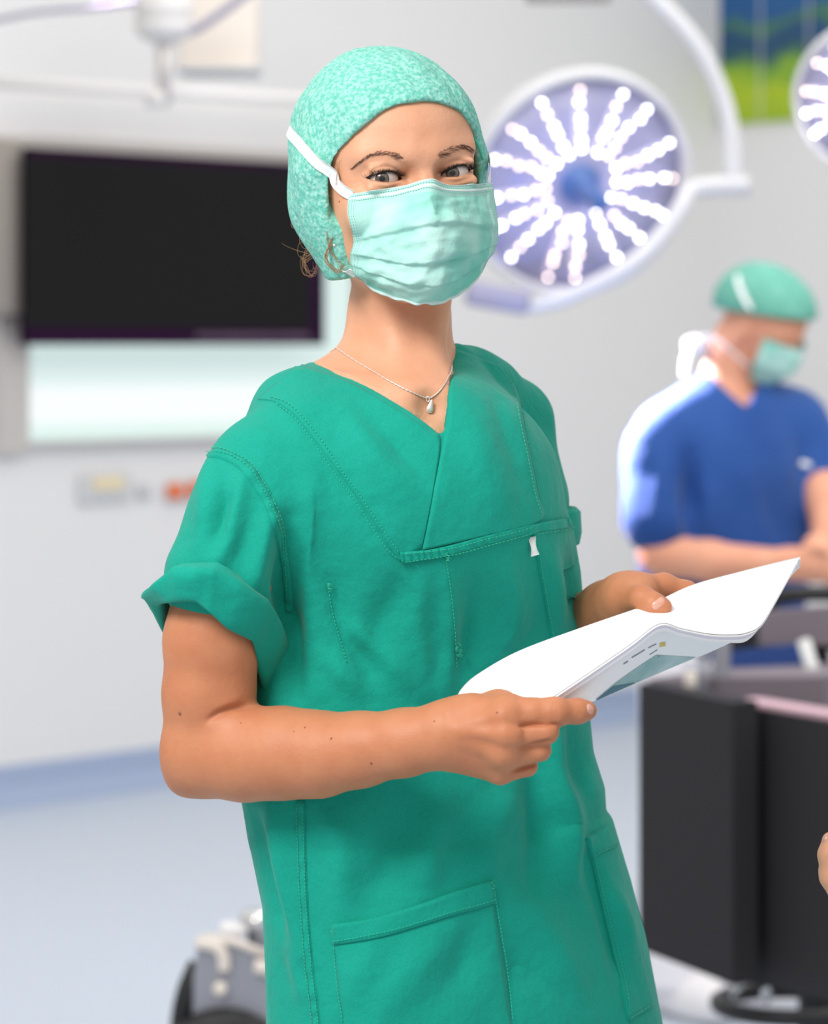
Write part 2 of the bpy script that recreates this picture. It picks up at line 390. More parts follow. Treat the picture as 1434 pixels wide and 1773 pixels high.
# ------------------------------------------------------------------ the room
CORN = np.array([1.20, 11.56, 0]); WL = np.array([-1, -1, 0])/math.sqrt(2); WR = np.array([1, -1, 0])/math.sqrt(2)
NL = np.array([1, -1, 0])/math.sqrt(2); NR = np.array([-1, -1, 0])/math.sqrt(2)   # into the room
def onwall(px, py, side='L', off=0.):    # point on a wall plane pushed off into the room
    n = NL if side == 'L' else NR
    s = (px-CX)/FPX; c = CORN+n*off
    Y = (c@n)/(s*n[0]+n[1]); return P(px, py, Y)
def wbox(mb, side, px0, px1, py0, py1, t, off=0., bev=0.):   # box on the wall given its corners in the photo
    a = onwall(px0, (py0+py1)/2, side, off); b = onwall(px1, (py0+py1)/2, side, off)
    zc = [onwall(px0, y, side, off)[2] for y in (py0, py1)]
    n = NL if side == 'L' else NR; u = (b-a); u[2] = 0; L = np.linalg.norm(u); u /= L
    R = np.stack([u, n, [0, 0, 1]], 1)
    c = (a+b)/2; c[2] = (zc[0]+zc[1])/2; c = c+n*t/2
    return mb.box(c, (L, t, abs(zc[0]-zc[1])), R, bev)
H = 3.6
def wallbox(name, d, n, length):
    R = np.stack([d, -n, [0, 0, 1]], 1); mb = MB(); mb.box(CORN+d*length/2-n*.06+np.array([0, 0, H/2]), (length, .12, H), R); return struct(mb.build(name, M['wall'], smooth=False))
wallbox('wall_left', WL, NL, 6.0); wallbox('wall_right', WR, NR, 5.0)
fl = MB(); fl.box((0.4, 6.0, -.05), (9.0, 15., .1)); struct(fl.build('floor', M['floor'], smooth=False))
for nm, d, n, L in (('baseboard_left', WL, NL, 6.0), ('baseboard_right', WR, NR, 5.0)):
    mb = MB(); R = np.stack([d, -n, [0, 0, 1]], 1)
    prof = [(.0, .0), (.09, .0), (.055, .012), (.03, .03), (.014, .055), (.006, .12), (0, .12)]
    V = [];
    for t in (0, L):
        for (o, z) in prof: V.append(CORN+d*t+n*o+np.array([0, 0, z]))
    k = len(prof); F = [(i, (i+1) % k, k+(i+1) % k, k+i) for i in range(k)]+[tuple(range(k)), tuple(range(2*k-1, k-1, -1))]
    mb.add(V, F); struct(mb.build(nm, M['cove'], smooth=False))
# lit internal window behind the wall screen
wn = struct(wbox(MB(), 'L', 34, 604, 254, 768, .012, .004).build('window_1', M['pane'], smooth=False))
fr = MB()
wbox(fr, 'L', -16, 34, 236, 786, .05); wbox(fr, 'L', 604, 640, 255, 770, .05)
a = fr; wbox(a, 'L', 34, 604, 236, 256, .05); wbox(a, 'L', 34, 604, 764, 772, .05)
fo = fr.build('window_frame', M['steel'], smooth=False); fo.parent = wn
# bulkhead strip over the window
bk = MB(); wbox(bk, 'L', -60, 640, 160, 236, .035); tr = struct(bk.build('trim_1', M['wall'], smooth=False))
# steel panel left of the screen
tag(wbox(MB(), 'L', -60, 16, 240, 545, .07, .052, .01).build('steel_cabinet', M['dsteel'], smooth=True, sharp=40), 'dull steel cabinet door at the far left edge beside the black screen', 'cabinet')
scr = empty('wall_screen', onwall(290, 430, 'L', .12), 'large black wall screen hanging in front of the frosted window', 'screen')
wbox(MB(), 'L', 34, 545, 256, 597, .05, .10).build('bezel', M['bezel'], scr, False)
wbox(MB(), 'L', 42, 536, 270, 566, .003, .15).build('display', M['screen'], scr, False)
mb = MB()
x = 340
random.seed(4)
while x < 532:
    wd = random.uniform(5, 13); wbox(mb, 'L', x, min(x+wd, 534), 577, 587, .002, .15); x += wd+2.5
mb.build('caption_strip', M['caption'], scr, False)
mb = MB(); wbox(mb, 'L', 250, 330, 380, 460, .10, .0); mb.build('wall_bracket', M['dsteel'], scr, False)
# small wall fittings under the window
def fitting(name, box, m, label, cat, inner=None):
    e = empty(name, onwall((box[0]+box[1])/2, box[3], 'L', 0), label, cat)
    wbox(MB(), 'L', *box, .02, 0, .006).build('housing', M['lgrey'], e, sharp=40)
    if inner: wbox(MB(), 'L', *inner, .012, .02, .004).build('face', m, e, sharp=40)
fitting('outlet_box', (132, 222, 822, 872), M['yellow'], 'wall outlet with a pale yellow cover left of the orange sockets', 'outlet', (160, 212, 828, 848))
fitting('switch_plate', (236, 258, 838, 864), M['lgrey'], 'small plain grey switch between yellow outlet and orange sockets', 'switch', (241, 253, 844, 858))
fitting('wall_socket', (284, 320, 834, 868), M['orange'], 'orange socket on the white wall, the one fully in view', 'socket', (289, 315, 838, 864))
fitting('wall_socket', (322, 362, 830, 866), M['orange'], 'orange socket half hidden behind the green sleeve', 'socket', (326, 358, 834, 862))
# landscape picture on the right wall
pc = empty('wall_picture', onwall(1350, 214, 'R', 0), 'blue and green landscape print on the right wall', 'picture')
wbox(MB(), 'R', 1252, 1700, -180, 217, .02).build('print', M['picture'], pc, False)
mb = MB(); wbox(mb, 'R', 1316, 1318, -180, 217, .002, .02); wbox(mb, 'R', 1400, 1402, -180, 215, .002, .02); mb.build('panel_joint', M['lgrey'], pc, False)
wbox(MB(), 'R', 1246, 1252, -180, 219, .025).build('frame_edge', M['lgrey'], pc, False)

# ceiling pendant arms at the upper left
pe = empty('ceiling_pendant', P(282, 150, 7.6), 'white ceiling pendant with joint, drop tube and long cross rail', 'medical pendant')
mb = MB(); mb.tube([P(282, -20, 7.6), P(284, 50, 7.6)], .075, 32); mb.ell(P(284, 46, 7.6), (.078, .078, .045)); mb.build('joint', M['arm'], pe)
MB().tube([P(284, 50, 7.6), P(284, 178, 7.6)], .021, 24).build('drop_tube', M['steel'], pe)
mb = MB(); mb.tube([P(-60, 140, 7.4), P(268, 158, 7.6), P(284, 159, 7.6), P(620, 178, 7.8)], .016, 20); mb.tube([P(272, 160, 7.6), P(272, 184, 7.6)], .03, 20); mb.build('cross_rail', M['arm'], pe)
MB().tube(cr([P(328, 56, 7.3), P(352, 44, 7.3), P(395, 14, 7.3), P(440, -20, 7.3)], 20), .011, 14).build('cable', M['lampd'], pe)
bx = empty('supply_box', P(382, 120, 8.4), 'beige supply box hanging beside the ceiling pendant joint', 'equipment box')
mb = MB(); mb.box(P(380, 40, 8.4), (.225, .2, .30), None, .02); mb.build('casing', M['beige'], bx, sharp=50)
MB().box(P(380, 124, 8.3), (.235, .22, .012), None, .005).build('rim', M['lgrey'], bx, sharp=50)
cb = MB(); cb.tube(cr([P(-30, 40, 7.0), P(60, 22, 7.0), P(150, 14, 7.0), P(240, 4, 7.0)], 24), .007, 10)
tag(cb.build('hose', M['lampd']), 'thin grey hose running across the top left corner', 'hose')
mb = MB(); mb.box(P(985, -14, 6.8), (.2, .1, .045), None, .01); tag(mb.build('ceiling_bracket', M['dsteel'], sharp=50), 'dark grey bracket at the top edge above the large operating lamp', 'bracket')

# ------------------------------------------------------------------ operating lamps
def lamp(cx, cy, Y, R_, nrm, label, seed, arm=True):
    c = P(cx, cy, Y); Rm = frame_z(nrm); root = empty('operating_lamp', c, label, 'operating lamp', None)
    random.seed(seed)
    T = lambda x, y, z: c+Rm@np.array([x, y, z])
    MB().lathe([(R_*.55, -.11), (R_*.8, -.095), (R_*.985, -.055), (R_*1.03, -.02), (R_*1.035, .005), (R_*1.015, .022), (R_*.97, .022), (R_*.955, .008), (R_*.95, -.02)], c, Rm, 96).build('housing', M['lampw'], root, sharp=60)
    MB().lathe([(.004, .004), (R_*.5, .001), (R_*.955, -.004), (R_*.955, -.012), (.004, -.012)], c, Rm, 96).build('face_plate', M['lampg'], root)
    MB().lathe([(.002, -.01), (.052, -.01), (.05, .012), (.034, .02), (.022, .025), (.022, .13), (.026, .14), (.02, .155), (.002, .158)], c, Rm, 32).build('handle', M['handle'], root)
    for k in range(16):
        a = 2*PI*(k+.35)/16+random.uniform(-.06, .06); ca, sa = math.cos(a), math.sin(a)
        lz = MB(); rr = np.linspace(R_*.30, R_*.86, 14); lz.tube([T(ca*r, sa*r, .003) for r in rr], [.007+.004*math.sin(PI*i/13) for i in range(14)], 12, flat=.5); l = lz.build('led_lens', M['lens'], root)
        for i in range(6):
            r = R_*(.32+.108*i)+random.uniform(-.004, .004); rd = random.random()
            b = MB().ell(T(ca*r+random.uniform(-.005, .005), sa*r+random.uniform(-.005, .005), .016), (.0042, .0042, .0042), None, 6)
            b.build('led', M['led'] if rd < .66 else M['ledw'], root)
    return root, c, Rm, T
nrm = (.30, -.88, -.36)
root, c, Rm, T = lamp(1003, 318, 7.0, .275, nrm, 'large round operating lamp with rows of lit diodes behind the woman in green', 3)
# outer yoke from the left bottom, round the right, up to the pivot
yk = MB(); pts = [P(918, 533, 6.93), P(985, 512, 6.93), P(1075, 468, 6.95), P(1135, 418, 6.98), P(1180, 358, 7.0), P(1196, 330, 7.02), P(1240, 322, 7.04), P(1296, 322, 7.05)]
yk.tube(cr(pts, 60), np.interp(np.linspace(0, 1, 60), [0, .1, .6, 1], [.014, .018, .022, .024]), 16); yk.build('yoke', M['lampw'], root)
MB().box(P(862, 515, 6.93), (.155, .07, .06), rotz(0)@np.array([[.98, 0, -.17], [0, 1, 0], [.17, 0, .98]]).T, .015).build('bracket', M['lampd'], root, sharp=50)
am = MB(); am.tube(cr([P(1060, -60, 6.9), P(1130, -5, 6.95), P(1205, 75, 7.0), P(1250, 165, 7.04), P(1268, 245, 7.05), P(1273, 322, 7.05)], 50), .021, 20); am.build('support_arm', M['lampw'], root)
lamp(1512, 172, 6.6, .175, (-.25, -.88, -.36), 'smaller operating lamp cut by the right edge near the landscape print', 8)

# ------------------------------------------------------------------ woman in green
YAW, ROLL = math.radians(22), math.radians(5.5)
cy_, sy_, cr_, sr_ = math.cos(YAW), math.sin(YAW), math.cos(ROLL), math.sin(ROLL)
HR = np.stack([[cy_*cr_, sy_*cr_, sr_], [sy_, -cy_, 0], [-sr_*cy_, -sr_*sy_, cr_]], 1)
HO = Q(669, 313, 0.0)
def hl(x, y, z): return HO+HR@(np.array([x, y, z])*.001)
E3 = lambda *a: np.array(a)*.001
TY = math.radians(40)
TR = np.stack([[math.cos(TY), math.sin(TY), 0], [math.sin(TY), -math.cos(TY), 0], [0, 0, 1.]], 1)
# ---- tunic
lev = [(560, 560, 800), (640, 540, 860), (700, 500, 900), (780, 462, 944), (850, 448, 966), (925, 438, 992), (1000, 436, 1004), (1150, 428, 1014), (1250, 422, 1020), (1320, 420, 1028), (1385, 432, 1048), (1424, 438, 1050), (1440, 441, 1062), (1460, 446, 1068), (1550, 464, 1096), (1650, 470, 1120), (1773, 474, 1142), (1960, 470, 1176)]
lz = np.array([Q(0, a[0], 0)[2] for a in lev])[::-1]; lc = np.array([Q((a[1]+a[2])/2, 0, 0)[0] for a in lev])[::-1]; lw = np.array([(a[2]-a[1])/2*D0/FPX for a in lev])[::-1]
def torso_fn(shrink=0., dy=.012):
    def fn(X, Y, Z):
        z = Z.reshape(-1); cx = np.interp(z, lz, lc).reshape(Z.shape); a = (np.interp(z, lz, lw)/.858-shrink).reshape(Z.shape)
        b = a*.60
        dx, dy2 = X-cx, Y-(D0+dy)
        u = (dx*TR[0, 0]+dy2*TR[1, 0])/a; v = (dx*TR[0, 1]+dy2*TR[1, 1])/b
        q = (np.abs(u)**2.25+np.abs(v)**2.25)**(1/2.25)
        return (q-1)*b*1.05
    return fn
ztop = Q(0, 655, 0)[2]; zbot = Q(0, 1955, 0)[2]
f = Field((-.26, 2.16, zbot-.02), (.27, 2.76, Q(0, 575, 0)[2]), .0026)
S_, G_ = f.sl(f.lo, f.lo+f.n*f.h)
tf = torso_fn()
def torso_clip(X, Y, Z):
    d = tf(X, Y, Z); k = .05
    zt = Z-(Q(0, 720, 0)[2]); h = np.maximum(k-np.abs(d-zt), 0)/k
    return np.maximum(np.maximum(d, zt)+h*h*k*.25, zbot-Z)
f.op(f.lo, f.lo+f.n*f.h, torso_clip, 0)
# shoulder girdle and upper chest
f.chain([Q(630, 745, .02), Q(548, 757, -.03), Q(468, 818, -.078)], [.044, .043, .040], .02)
f.chain([Q(720, 705, .05), Q(800, 692, .07), Q(880, 728, .12)], [.042, .041, .040], .02)
f.ell(Q(655, 840, -.02), (.13, .075, .09), TR, .04)
f.ell(Q(765, 870, -.035), (.11, .075, .10), TR, .04)      # bust drape
# near sleeve and far sleeve
f.chain([Q(460, 820, -.085), Q(430, 895, -.105), Q(390, 1000, -.115)], [.041, .044, .049], .018)
f.chain([Q(858, 745, .12), Q(870, 810, .12), Q(892, 868, .12)], [.042, .044, .046], .02)
# collar rises at the far side of the neck
f.cap(Q(790, 626, .035), Q(802, 720, .0), .012, .035, .015)
f.cap(Q(788, 628, .045), Q(850, 668, .09), .012, .022, .015)
f.cap(Q(545, 665, .0), Q(520, 710, -.03), .018, .034, .02)
# neck opening
NECK = [(500, 560), (516, 612), (560, 634), (610, 652), (660, 680), (710, 710), (745, 735), (766, 752), (773, 700), (779, 640), (784, 598), (790, 560)]
Vt, Ft = f.mesh(0)
def cutfn(X, Y, Z):
    px = CX+X/Y*FPX+0*Z; py = HY-(Z-CAMZ)/Y*FPX+0*X
    m = (px > 470) & (px < 820) & (py > 540) & (py < 790)
    out = np.full(px.shape, .2)
    if m.any():
        p, q = px[m], py[m]; pts = NECK+[NECK[0]]; d, _ = polydist(p, q, pts); ins = insidepoly(p, q, NECK)
        out[m] = np.where(ins, -d, d)*D0/FPX
    return np.maximum(out, Y-(D0+.06))
a0 = Q(480, 790, -.3); b0 = Q(820, 540, .1)
f.op((a0[0], 2.16, a0[2]), (b0[0], 2.56, b0[2]+.05), cutfn, .002, 'sub')
# hollow under the near armpit
V, F = f.mesh(1)
V1 = V.copy()
N = vnormals(V, F)
px, py = topx(V)
face = np.clip((-N[:, 1]+.15)/.5, 0, 1)
folds = [  # polyline in the photo, amplitude mm, width px
 ([(372, 770), (362, 860), (352, 960)], 4, 22), ([(420, 830), (395, 930), (372, 985)], 5, 16), ([(398, 850), (378, 950)], -4, 14), ([(470, 880), (450, 960), (440, 1020)], 4, 16),
 ([(505, 900), (498, 1000), (505, 1110), (510, 1200)], -7, 20), ([(540, 820), (530, 950), (545, 1080)], 4, 26),
 ([(600, 720), (690, 850)], 2.5, 24), ([(640, 720), (740, 830)], -2, 20), ([(800, 700), (840, 820), (870, 900)], 2, 26), ([(850, 680), (905, 850)], -2, 18),
 ([(700, 1000), (655, 1090), (640, 1200)], -3, 30), ([(770, 980), (780, 1100), (770, 1200)], 3, 18), ([(735, 990), (720, 1080), (740, 1180)], 2.5, 22), ([(830, 990), (815, 1080), (800, 1150)], -3, 22), ([(880, 980), (890, 1060), (870, 1130)], 3, 20),
 ([(575, 1010), (600, 1100), (640, 1160)], -2.5, 16), ([(600, 1080), (660, 1130), (720, 1200)], 2.5, 18), ([(560, 1130), (620, 1200)], 2, 18),
 ([(950, 960), (960, 1080)], 4, 16), ([(985, 960), (990, 1060)], -3, 14),
 ([(700, 1380), (690, 1460), (640, 1560)], -5, 34), ([(770, 1380), (740, 1480), (735, 1540)], 4, 28), ([(560, 1400), (590, 1480), (585, 1590)], 3, 26), ([(880, 1370), (850, 1450), (840, 1520)], 4, 30),
 ([(960, 1260), (955, 1340), (985, 1420), (990, 1520)], 6, 20), ([(985, 1250), (1000, 1330), (1020, 1370)], -4, 18), ([(925, 1340), (935, 1430), (925, 1540)], -6, 24), ([(1010, 1330), (1035, 1385)], 2.5, 14),
 ([(900, 1560), (960, 1640), (1010, 1760)], 4, 36), ([(890, 1640), (930, 1773)], -3, 26), ([(1010, 1480), (1050, 1600), (1080, 1700)], -4, 14), ([(1045, 1540), (1090, 1640)], 4, 22),
 ([(470, 1400), (490, 1520), (520, 1650)], 4, 18), ([(445, 1420), (475, 1560), (505, 1700)], -4, 16), ([(480, 1600), (520, 1720)], 3, 14), ([(640, 1640), (600, 1740)], 3, 30), ([(760, 1620), (700, 1700), (640, 1773)], 3, 34), ([(830, 1600), (780, 1720)], -3, 30),
 ([(440, 720), (520, 760), (590, 850)], -2, 20), ([(500, 740), (560, 800)], 2, 20)]
disp = np.zeros(len(V))
for pts, amp, wd in folds:
    pts = cr(pts, 12); x0, y0 = pts.min(0)-3*wd; x1, y1 = pts.max(0)+3*wd
    m = (px > x0) & (px < x1) & (py > y0) & (py < y1)
    if not m.any(): continue
    d, t = polydist(px[m], py[m], pts); disp[m] += amp*2.05*np.exp(-(d/wd)**2)*np.sin(PI*np.clip(t*.86+.07, 0, 1))**.7
rng = np.array([noise.noise(Vector((v[0]*9+v[2]*3, v[1]*9, v[2]*3.2)))*1.6+noise.noise(Vector((v[0]*22, v[1]*22, v[2]*9+5)))*.8 for v in V])
disp = disp*face+rng*2.0
low = np.clip((py-1250)/500, 0, 1)
V = V+N*(disp*.001)[:, None]
W = empty('person', (0.0, 2.46, 0.0), 'woman in green scrubs, cap and mask looking at the camera and holding papers', 'person')
shirt = mobj('scrub_top', V, F, M['green'], W)
BS = bvh(V, F)
def drape(name, A, B, n, m, t, mt, parent, B_=None, near=None, skirt=True, fn=None, lift=0., rip=0.):
    B_ = B_ or BS; A = cr(A, m); Bc = cr(B, m); G = np.zeros((n, m, 3)); last = near
    NN = np.zeros((n, m, 3))
    for i in range(n):
        for j in range(m):
            p = A[j]*(1-i/(n-1))+Bc[j]*i/(n-1); l, nn = hit(B_, p[0], p[1], last)
            if nn[1] > .3: nn = -nn
            G[i, j] = l; NN[i, j] = nn
            last = l if near is not None else None
        if near is not None: last = G[i, 0]
    for _ in range(2):
        NN[1:-1, 1:-1] = (NN[1:-1, 1:-1]+NN[:-2, 1:-1]+NN[2:, 1:-1]+NN[1:-1, :-2]+NN[1:-1, 2:])/5
    NN /= np.linalg.norm(NN, axis=2)[..., None]
    h = np.full((n, m), t+lift)
    if rip: h = h+rip*np.array([[math.sin(j*1.15+.8*math.sin(j*.37)) for j in range(m)]]*n)
    if skirt: h[0] = h[-1] = -.0012; h[:, 0] = h[:, -1] = -.0012; 
    if fn is not None: h = fn(h)
    if skirt:      # pull the second ring out to the border so the edge is crisp
        G2 = G.copy(); k = .12
        G2[1] = G[0]*.8+G[1]*.2; G2[-2] = G[-1]*.8+G[-2]*.2; G2[:, 1] = G2[:, 0]*.8+G2[:, 1]*.2; G2[:, -2] = G2[:, -1]*.8+G2[:, -2]*.2; G = G2
    G = G+NN*h[..., None]
    return mobj(name, G.reshape(-1, 3), grid_faces(n, m), mt, parent), G
yl, _ = drape('right_yoke_panel', [(518, 630), (560, 646), (610, 664), (660, 692), (710, 722), (744, 746), (762, 762), (750, 850), (730, 950)], [(446, 692), (476, 697), (510, 720), (545, 762), (580, 810), (615, 858), (650, 910), (675, 948), (692, 972)], 46, 110, .0012, M['green'], shirt)
yr, _ = drape('left_yoke_panel', [(787, 606), (779, 670), (770, 745), (760, 800), (750, 850), (740, 905), (730, 952)], [(862, 634), (893, 680), (905, 740), (918, 800), (930, 860), (940, 890), (920, 908)], 44, 110, .0024, M['green'], shirt)
drape('chest_band', [(692, 955), (730, 952), (770, 945), (840, 926), (915, 908), (988, 896)], [(694, 973), (732, 969), (772, 962), (842, 943), (917, 924), (992, 914)], 10, 90, .0030, M['green'], shirt, rip=.0007)
drape('chest_pocket', [(918, 910), (950, 902), (988, 897)], [(955, 1110), (980, 1112), (1000, 1110)], 50, 24, .0016, M['green'], shirt, near=Q(950, 950, -.03))
pk, _ = drape('front_pocket', [(575, 1601), (640, 1592), (720, 1570), (790, 1545), (849, 1527)], [(597, 1800), (670, 1800), (750, 1800), (820, 1800), (890, 1800)], 60, 60, .0020, M['green'], shirt)
drape('pocket_hem', [(573, 1600), (640, 1591), (720, 1568), (790, 1543), (851, 1525)], [(578, 1636), (642, 1627), (722, 1605), (795, 1582), (858, 1563)], 12, 60, .0034, M['green'], pk)
p2, _ = drape('side_pocket', [(1014, 1452), (1030, 1441), (1046, 1433), (1056, 1427)], [(1088, 1770), (1100, 1760), (1118, 1750), (1130, 1742)], 60, 22, .0022, M['green'], shirt, near=Q(1040, 1500, .0))
drape('side_pocket_hem', [(1013, 1451), (1030, 1440), (1046, 1432), (1055, 1426)], [(1021, 1487), (1038, 1478), (1054, 1471), (1066, 1465)], 10, 22, .0036, M['green'], p2, near=Q(1040, 1450, .0))
drape('side_seam', [(513, 1380), (516, 1480), (519, 1560), (526, 1650), (536, 1730), (542, 1790)], [(528, 1380), (531, 1480), (534, 1560), (541, 1650), (551, 1730), (557, 1790)], 6, 60, .0014, M['green'], shirt, rip=.0007)
drape('armhole_seam', [(352, 792), (385, 796), (418, 817), (450, 860), (470, 905), (484, 960), (492, 1020), (494, 1060)], [(358, 776), (395, 780), (432, 802), (464, 850), (484, 900), (498, 958), (506, 1020), (508, 1060)], 6, 70, .0018, M['green'], shirt, rip=.0007)
def stitches(name, lines, parent, *a_, **k_):
    for L0_ in lines: stitch1(name, [L0_], parent, *a_, **k_)
def stitch1(name, lines, parent, B_=None, step=6.5, dash=4.2, r=.00032, lift=.0022, mt=None, wob=.5):
    mb = MB(); random.seed(5)
    for L_ in lines:
        L_, lf = (L_ if isinstance(L_[1], float) else (L_, lift))
        p = cr(L_, 200); s = np.concatenate([[0], np.cumsum(np.hypot(*np.diff(p, axis=0).T))]); t = 0
        while t+dash < s[-1]:
            q = [(np.interp(t+k*dash/2, s, p[:, 0])+random.uniform(-wob, wob)*.3, np.interp(t+k*dash/2, s, p[:, 1])) for k in range(3)]
            pts = []
            for a in q:
                l, nn = hit(B_ or BS, *a)
                if nn[1] > 0: nn = -nn
                pts.append(l+nn*lf)
            if np.linalg.norm(pts[2]-pts[0]) < .012: mb.tube(pts, r, 5)
            t += step
    return mb.build(name, mt or M['greenedge'], parent)
stitches('stitching', [
 ([(480, 702), (512, 728), (548, 775), (583, 824), (618, 872), (650, 920), (672, 952), (690, 966)], .0024), ([(470, 690), (505, 706), (552, 758), (590, 812), (625, 860), (660, 912), (690, 955)], .0026),
 ([(700, 956), (770, 949), (842, 930), (915, 912)], .0044), ([(700, 970), (772, 961), (842, 942), (915, 922)], .0044), ([(925, 923), (985, 915)], .004),
 ([(868, 640), (885, 680), (897, 740), (910, 800), (922, 860), (932, 890)], .0038), ([(880, 640), (900, 690), (910, 750), (923, 810), (936, 870)], .0010),
 ([(362, 786), (398, 790), (430, 812), (458, 856), (478, 905), (491, 960), (498, 1020)], .0032), ([(357, 778), (395, 783), (434, 805), (464, 852), (483, 902), (497, 960)], .0030),
 ([(771, 965), (778, 1010), (786, 1080), (790, 1160)], .0008), ([(931, 965), (945, 1040), (955, 1105)], .0028), ([(567, 1010), (575, 1060), (592, 1120), (600, 1150)], .0008),
 ([(515, 1390), (518, 1480), (521, 1560), (528, 1650), (538, 1730), (543, 1770)], .0026), ([(526, 1390), (529, 1480), (532, 1560), (539, 1650), (549, 1730), (554, 1770)], .0026),
 ([(580, 1628), (642, 1619), (722, 1597), (795, 1574), (856, 1556)], .0046), ([(580, 1640), (587, 1700), (596, 1770)], .0034), ([(851, 1535), (862, 1600), (873, 1680), (884, 1770)], .0034),
 ([(1022, 1483), (1040, 1474), (1060, 1467)], .005), ([(1018, 1462), (1040, 1540), (1062, 1620), (1078, 1700), (1086, 1750)], .0034), ([(1088, 1762), (1110, 1748), (1128, 1736)], .003)], shirt)
# bar tacks: tight little stitch bundles
for (bx_, by_) in ((567, 1015), (787, 1118), (790, 1130), (848, 1530), (577, 1608), (771, 962)):
    mb = MB()
    for k in range(7):
        l, nn = hit(BS, bx_-3+random.uniform(0, 6), by_-6+k*2.2); l2, n2 = hit(BS, bx_+4+random.uniform(-3, 3), by_-5+k*2.2)
        if nn[1] > 0: nn = -nn
        mb.tube([l+nn*.0032, (l+l2)/2+nn*.0036, l2+nn*.0032], .0004, 5)
    mb.build('bar_tack', M['greenedge'], shirt)
# white tag on the pocket
l, nn = hit(BS, 925, 944); 
tg = np.array([[Q(914+6*v+14*u*(1-.0*v), 932+32*v-8*u*(.5), l[1]-D0-.006-.003*math.sin(PI*v)) for u in (0, .5, 1)] for v in np.linspace(0, 1, 8)])
for i in range(8):
    wdt = [1, .86, .74, .66, .66, .74, .9, 1.05][i]; cc = tg[i].mean(0); tg[i] = cc+(tg[i]-cc)*wdt
Vg, Fg = sheet_solid(tg, .0008); mobj('white_tag', Vg, Fg, M['tie'], shirt)

# ---- rolled cuff of the near sleeve
Tp = [(257, 1034, -.125), (272, 1008, -.155), (300, 981, -.172), (345, 980, -.180), (372, 984, -.180), (420, 1008, -.170), (463, 1037, -.150), (484, 1072, -.130), (496, 1112, -.100), (486, 1130, -.07), (420, 1090, -.055), (330, 1040, -.06), (280, 1030, -.085)]
Bp = [(262, 1046, -.130), (290, 1044, -.160), (318, 1041, -.172), (340, 1043, -.176), (362, 1060, -.178), (395, 1090, -.168), (440, 1112, -.150), (452, 1150, -.128), (463, 1200, -.098), (452, 1196, -.07), (380, 1165, -.058), (300, 1125, -.062), (277, 1088, -.09)]
nT = 104
def crisp(P_):
    A = np.array([Q(*p) for p in P_]); t = np.linspace(0, len(A), nT, endpoint=False); i = t.astype(int) % len(A); f_ = (t-t.astype(int))[:, None]
    L_ = A[i]*(1-f_)+A[(i+1) % len(A)]*f_; return L_*.7+cr(A, nT, True)*.3
Tc = crisp(Tp); Bc = crisp(Bp)
cen = (Tc.mean(0)+Bc.mean(0))/2; axis = Bc.mean(0)-Tc.mean(0); axis /= np.linalg.norm(axis)
def outw(p): r = p-cen; r = r-axis*np.dot(r, axis); return r/np.linalg.norm(r)
rows = []
prof = [(-.12, -.014), (-.04, -.006), (0, 0), (.06, .004), (.2, .0065), (.4, .006), (.6, .0045), (.8, .003), (.93, .0015), (1, -.0005), (.97, -.004), (.8, -.0065), (.5, -.008), (.1, -.010)]
for (t, o) in prof:
    r = []
    for k in range(nT):
        p = Tc[k]*(1-t)+Bc[k]*t; cre = 1+.25*math.sin(k*.31+t*2)
        nz = noise.noise(Vector((k*.10, t*1.6, 3)))*.0035*math.sin(PI*min(max(t, 0), 1))
        r.append(p+outw(p)*(o*cre*(.8 if o > 0 else 1)+nz))
    rows.append(r)
G = np.array(rows); mobj('rolled_cuff', G.reshape(-1, 3), grid_faces(len(prof), nT, 0, True), M['green'], shirt)
# far sleeve cuff peeking out
G = []
for (r, z) in [(.046, 0), (.050, .002), (.052, .012), (.051, .03), (.047, .034), (.043, .03)]:
    c0 = Q(905, 945, .12); G.append([c0+np.array([r*math.cos(a), r*math.sin(a), z]) for a in np.linspace(0, 2*PI, 48, endpoint=False)])
mobj('far_cuff', np.array(G).reshape(-1, 3), grid_faces(6, 48, 0, True), M['green'], shirt)

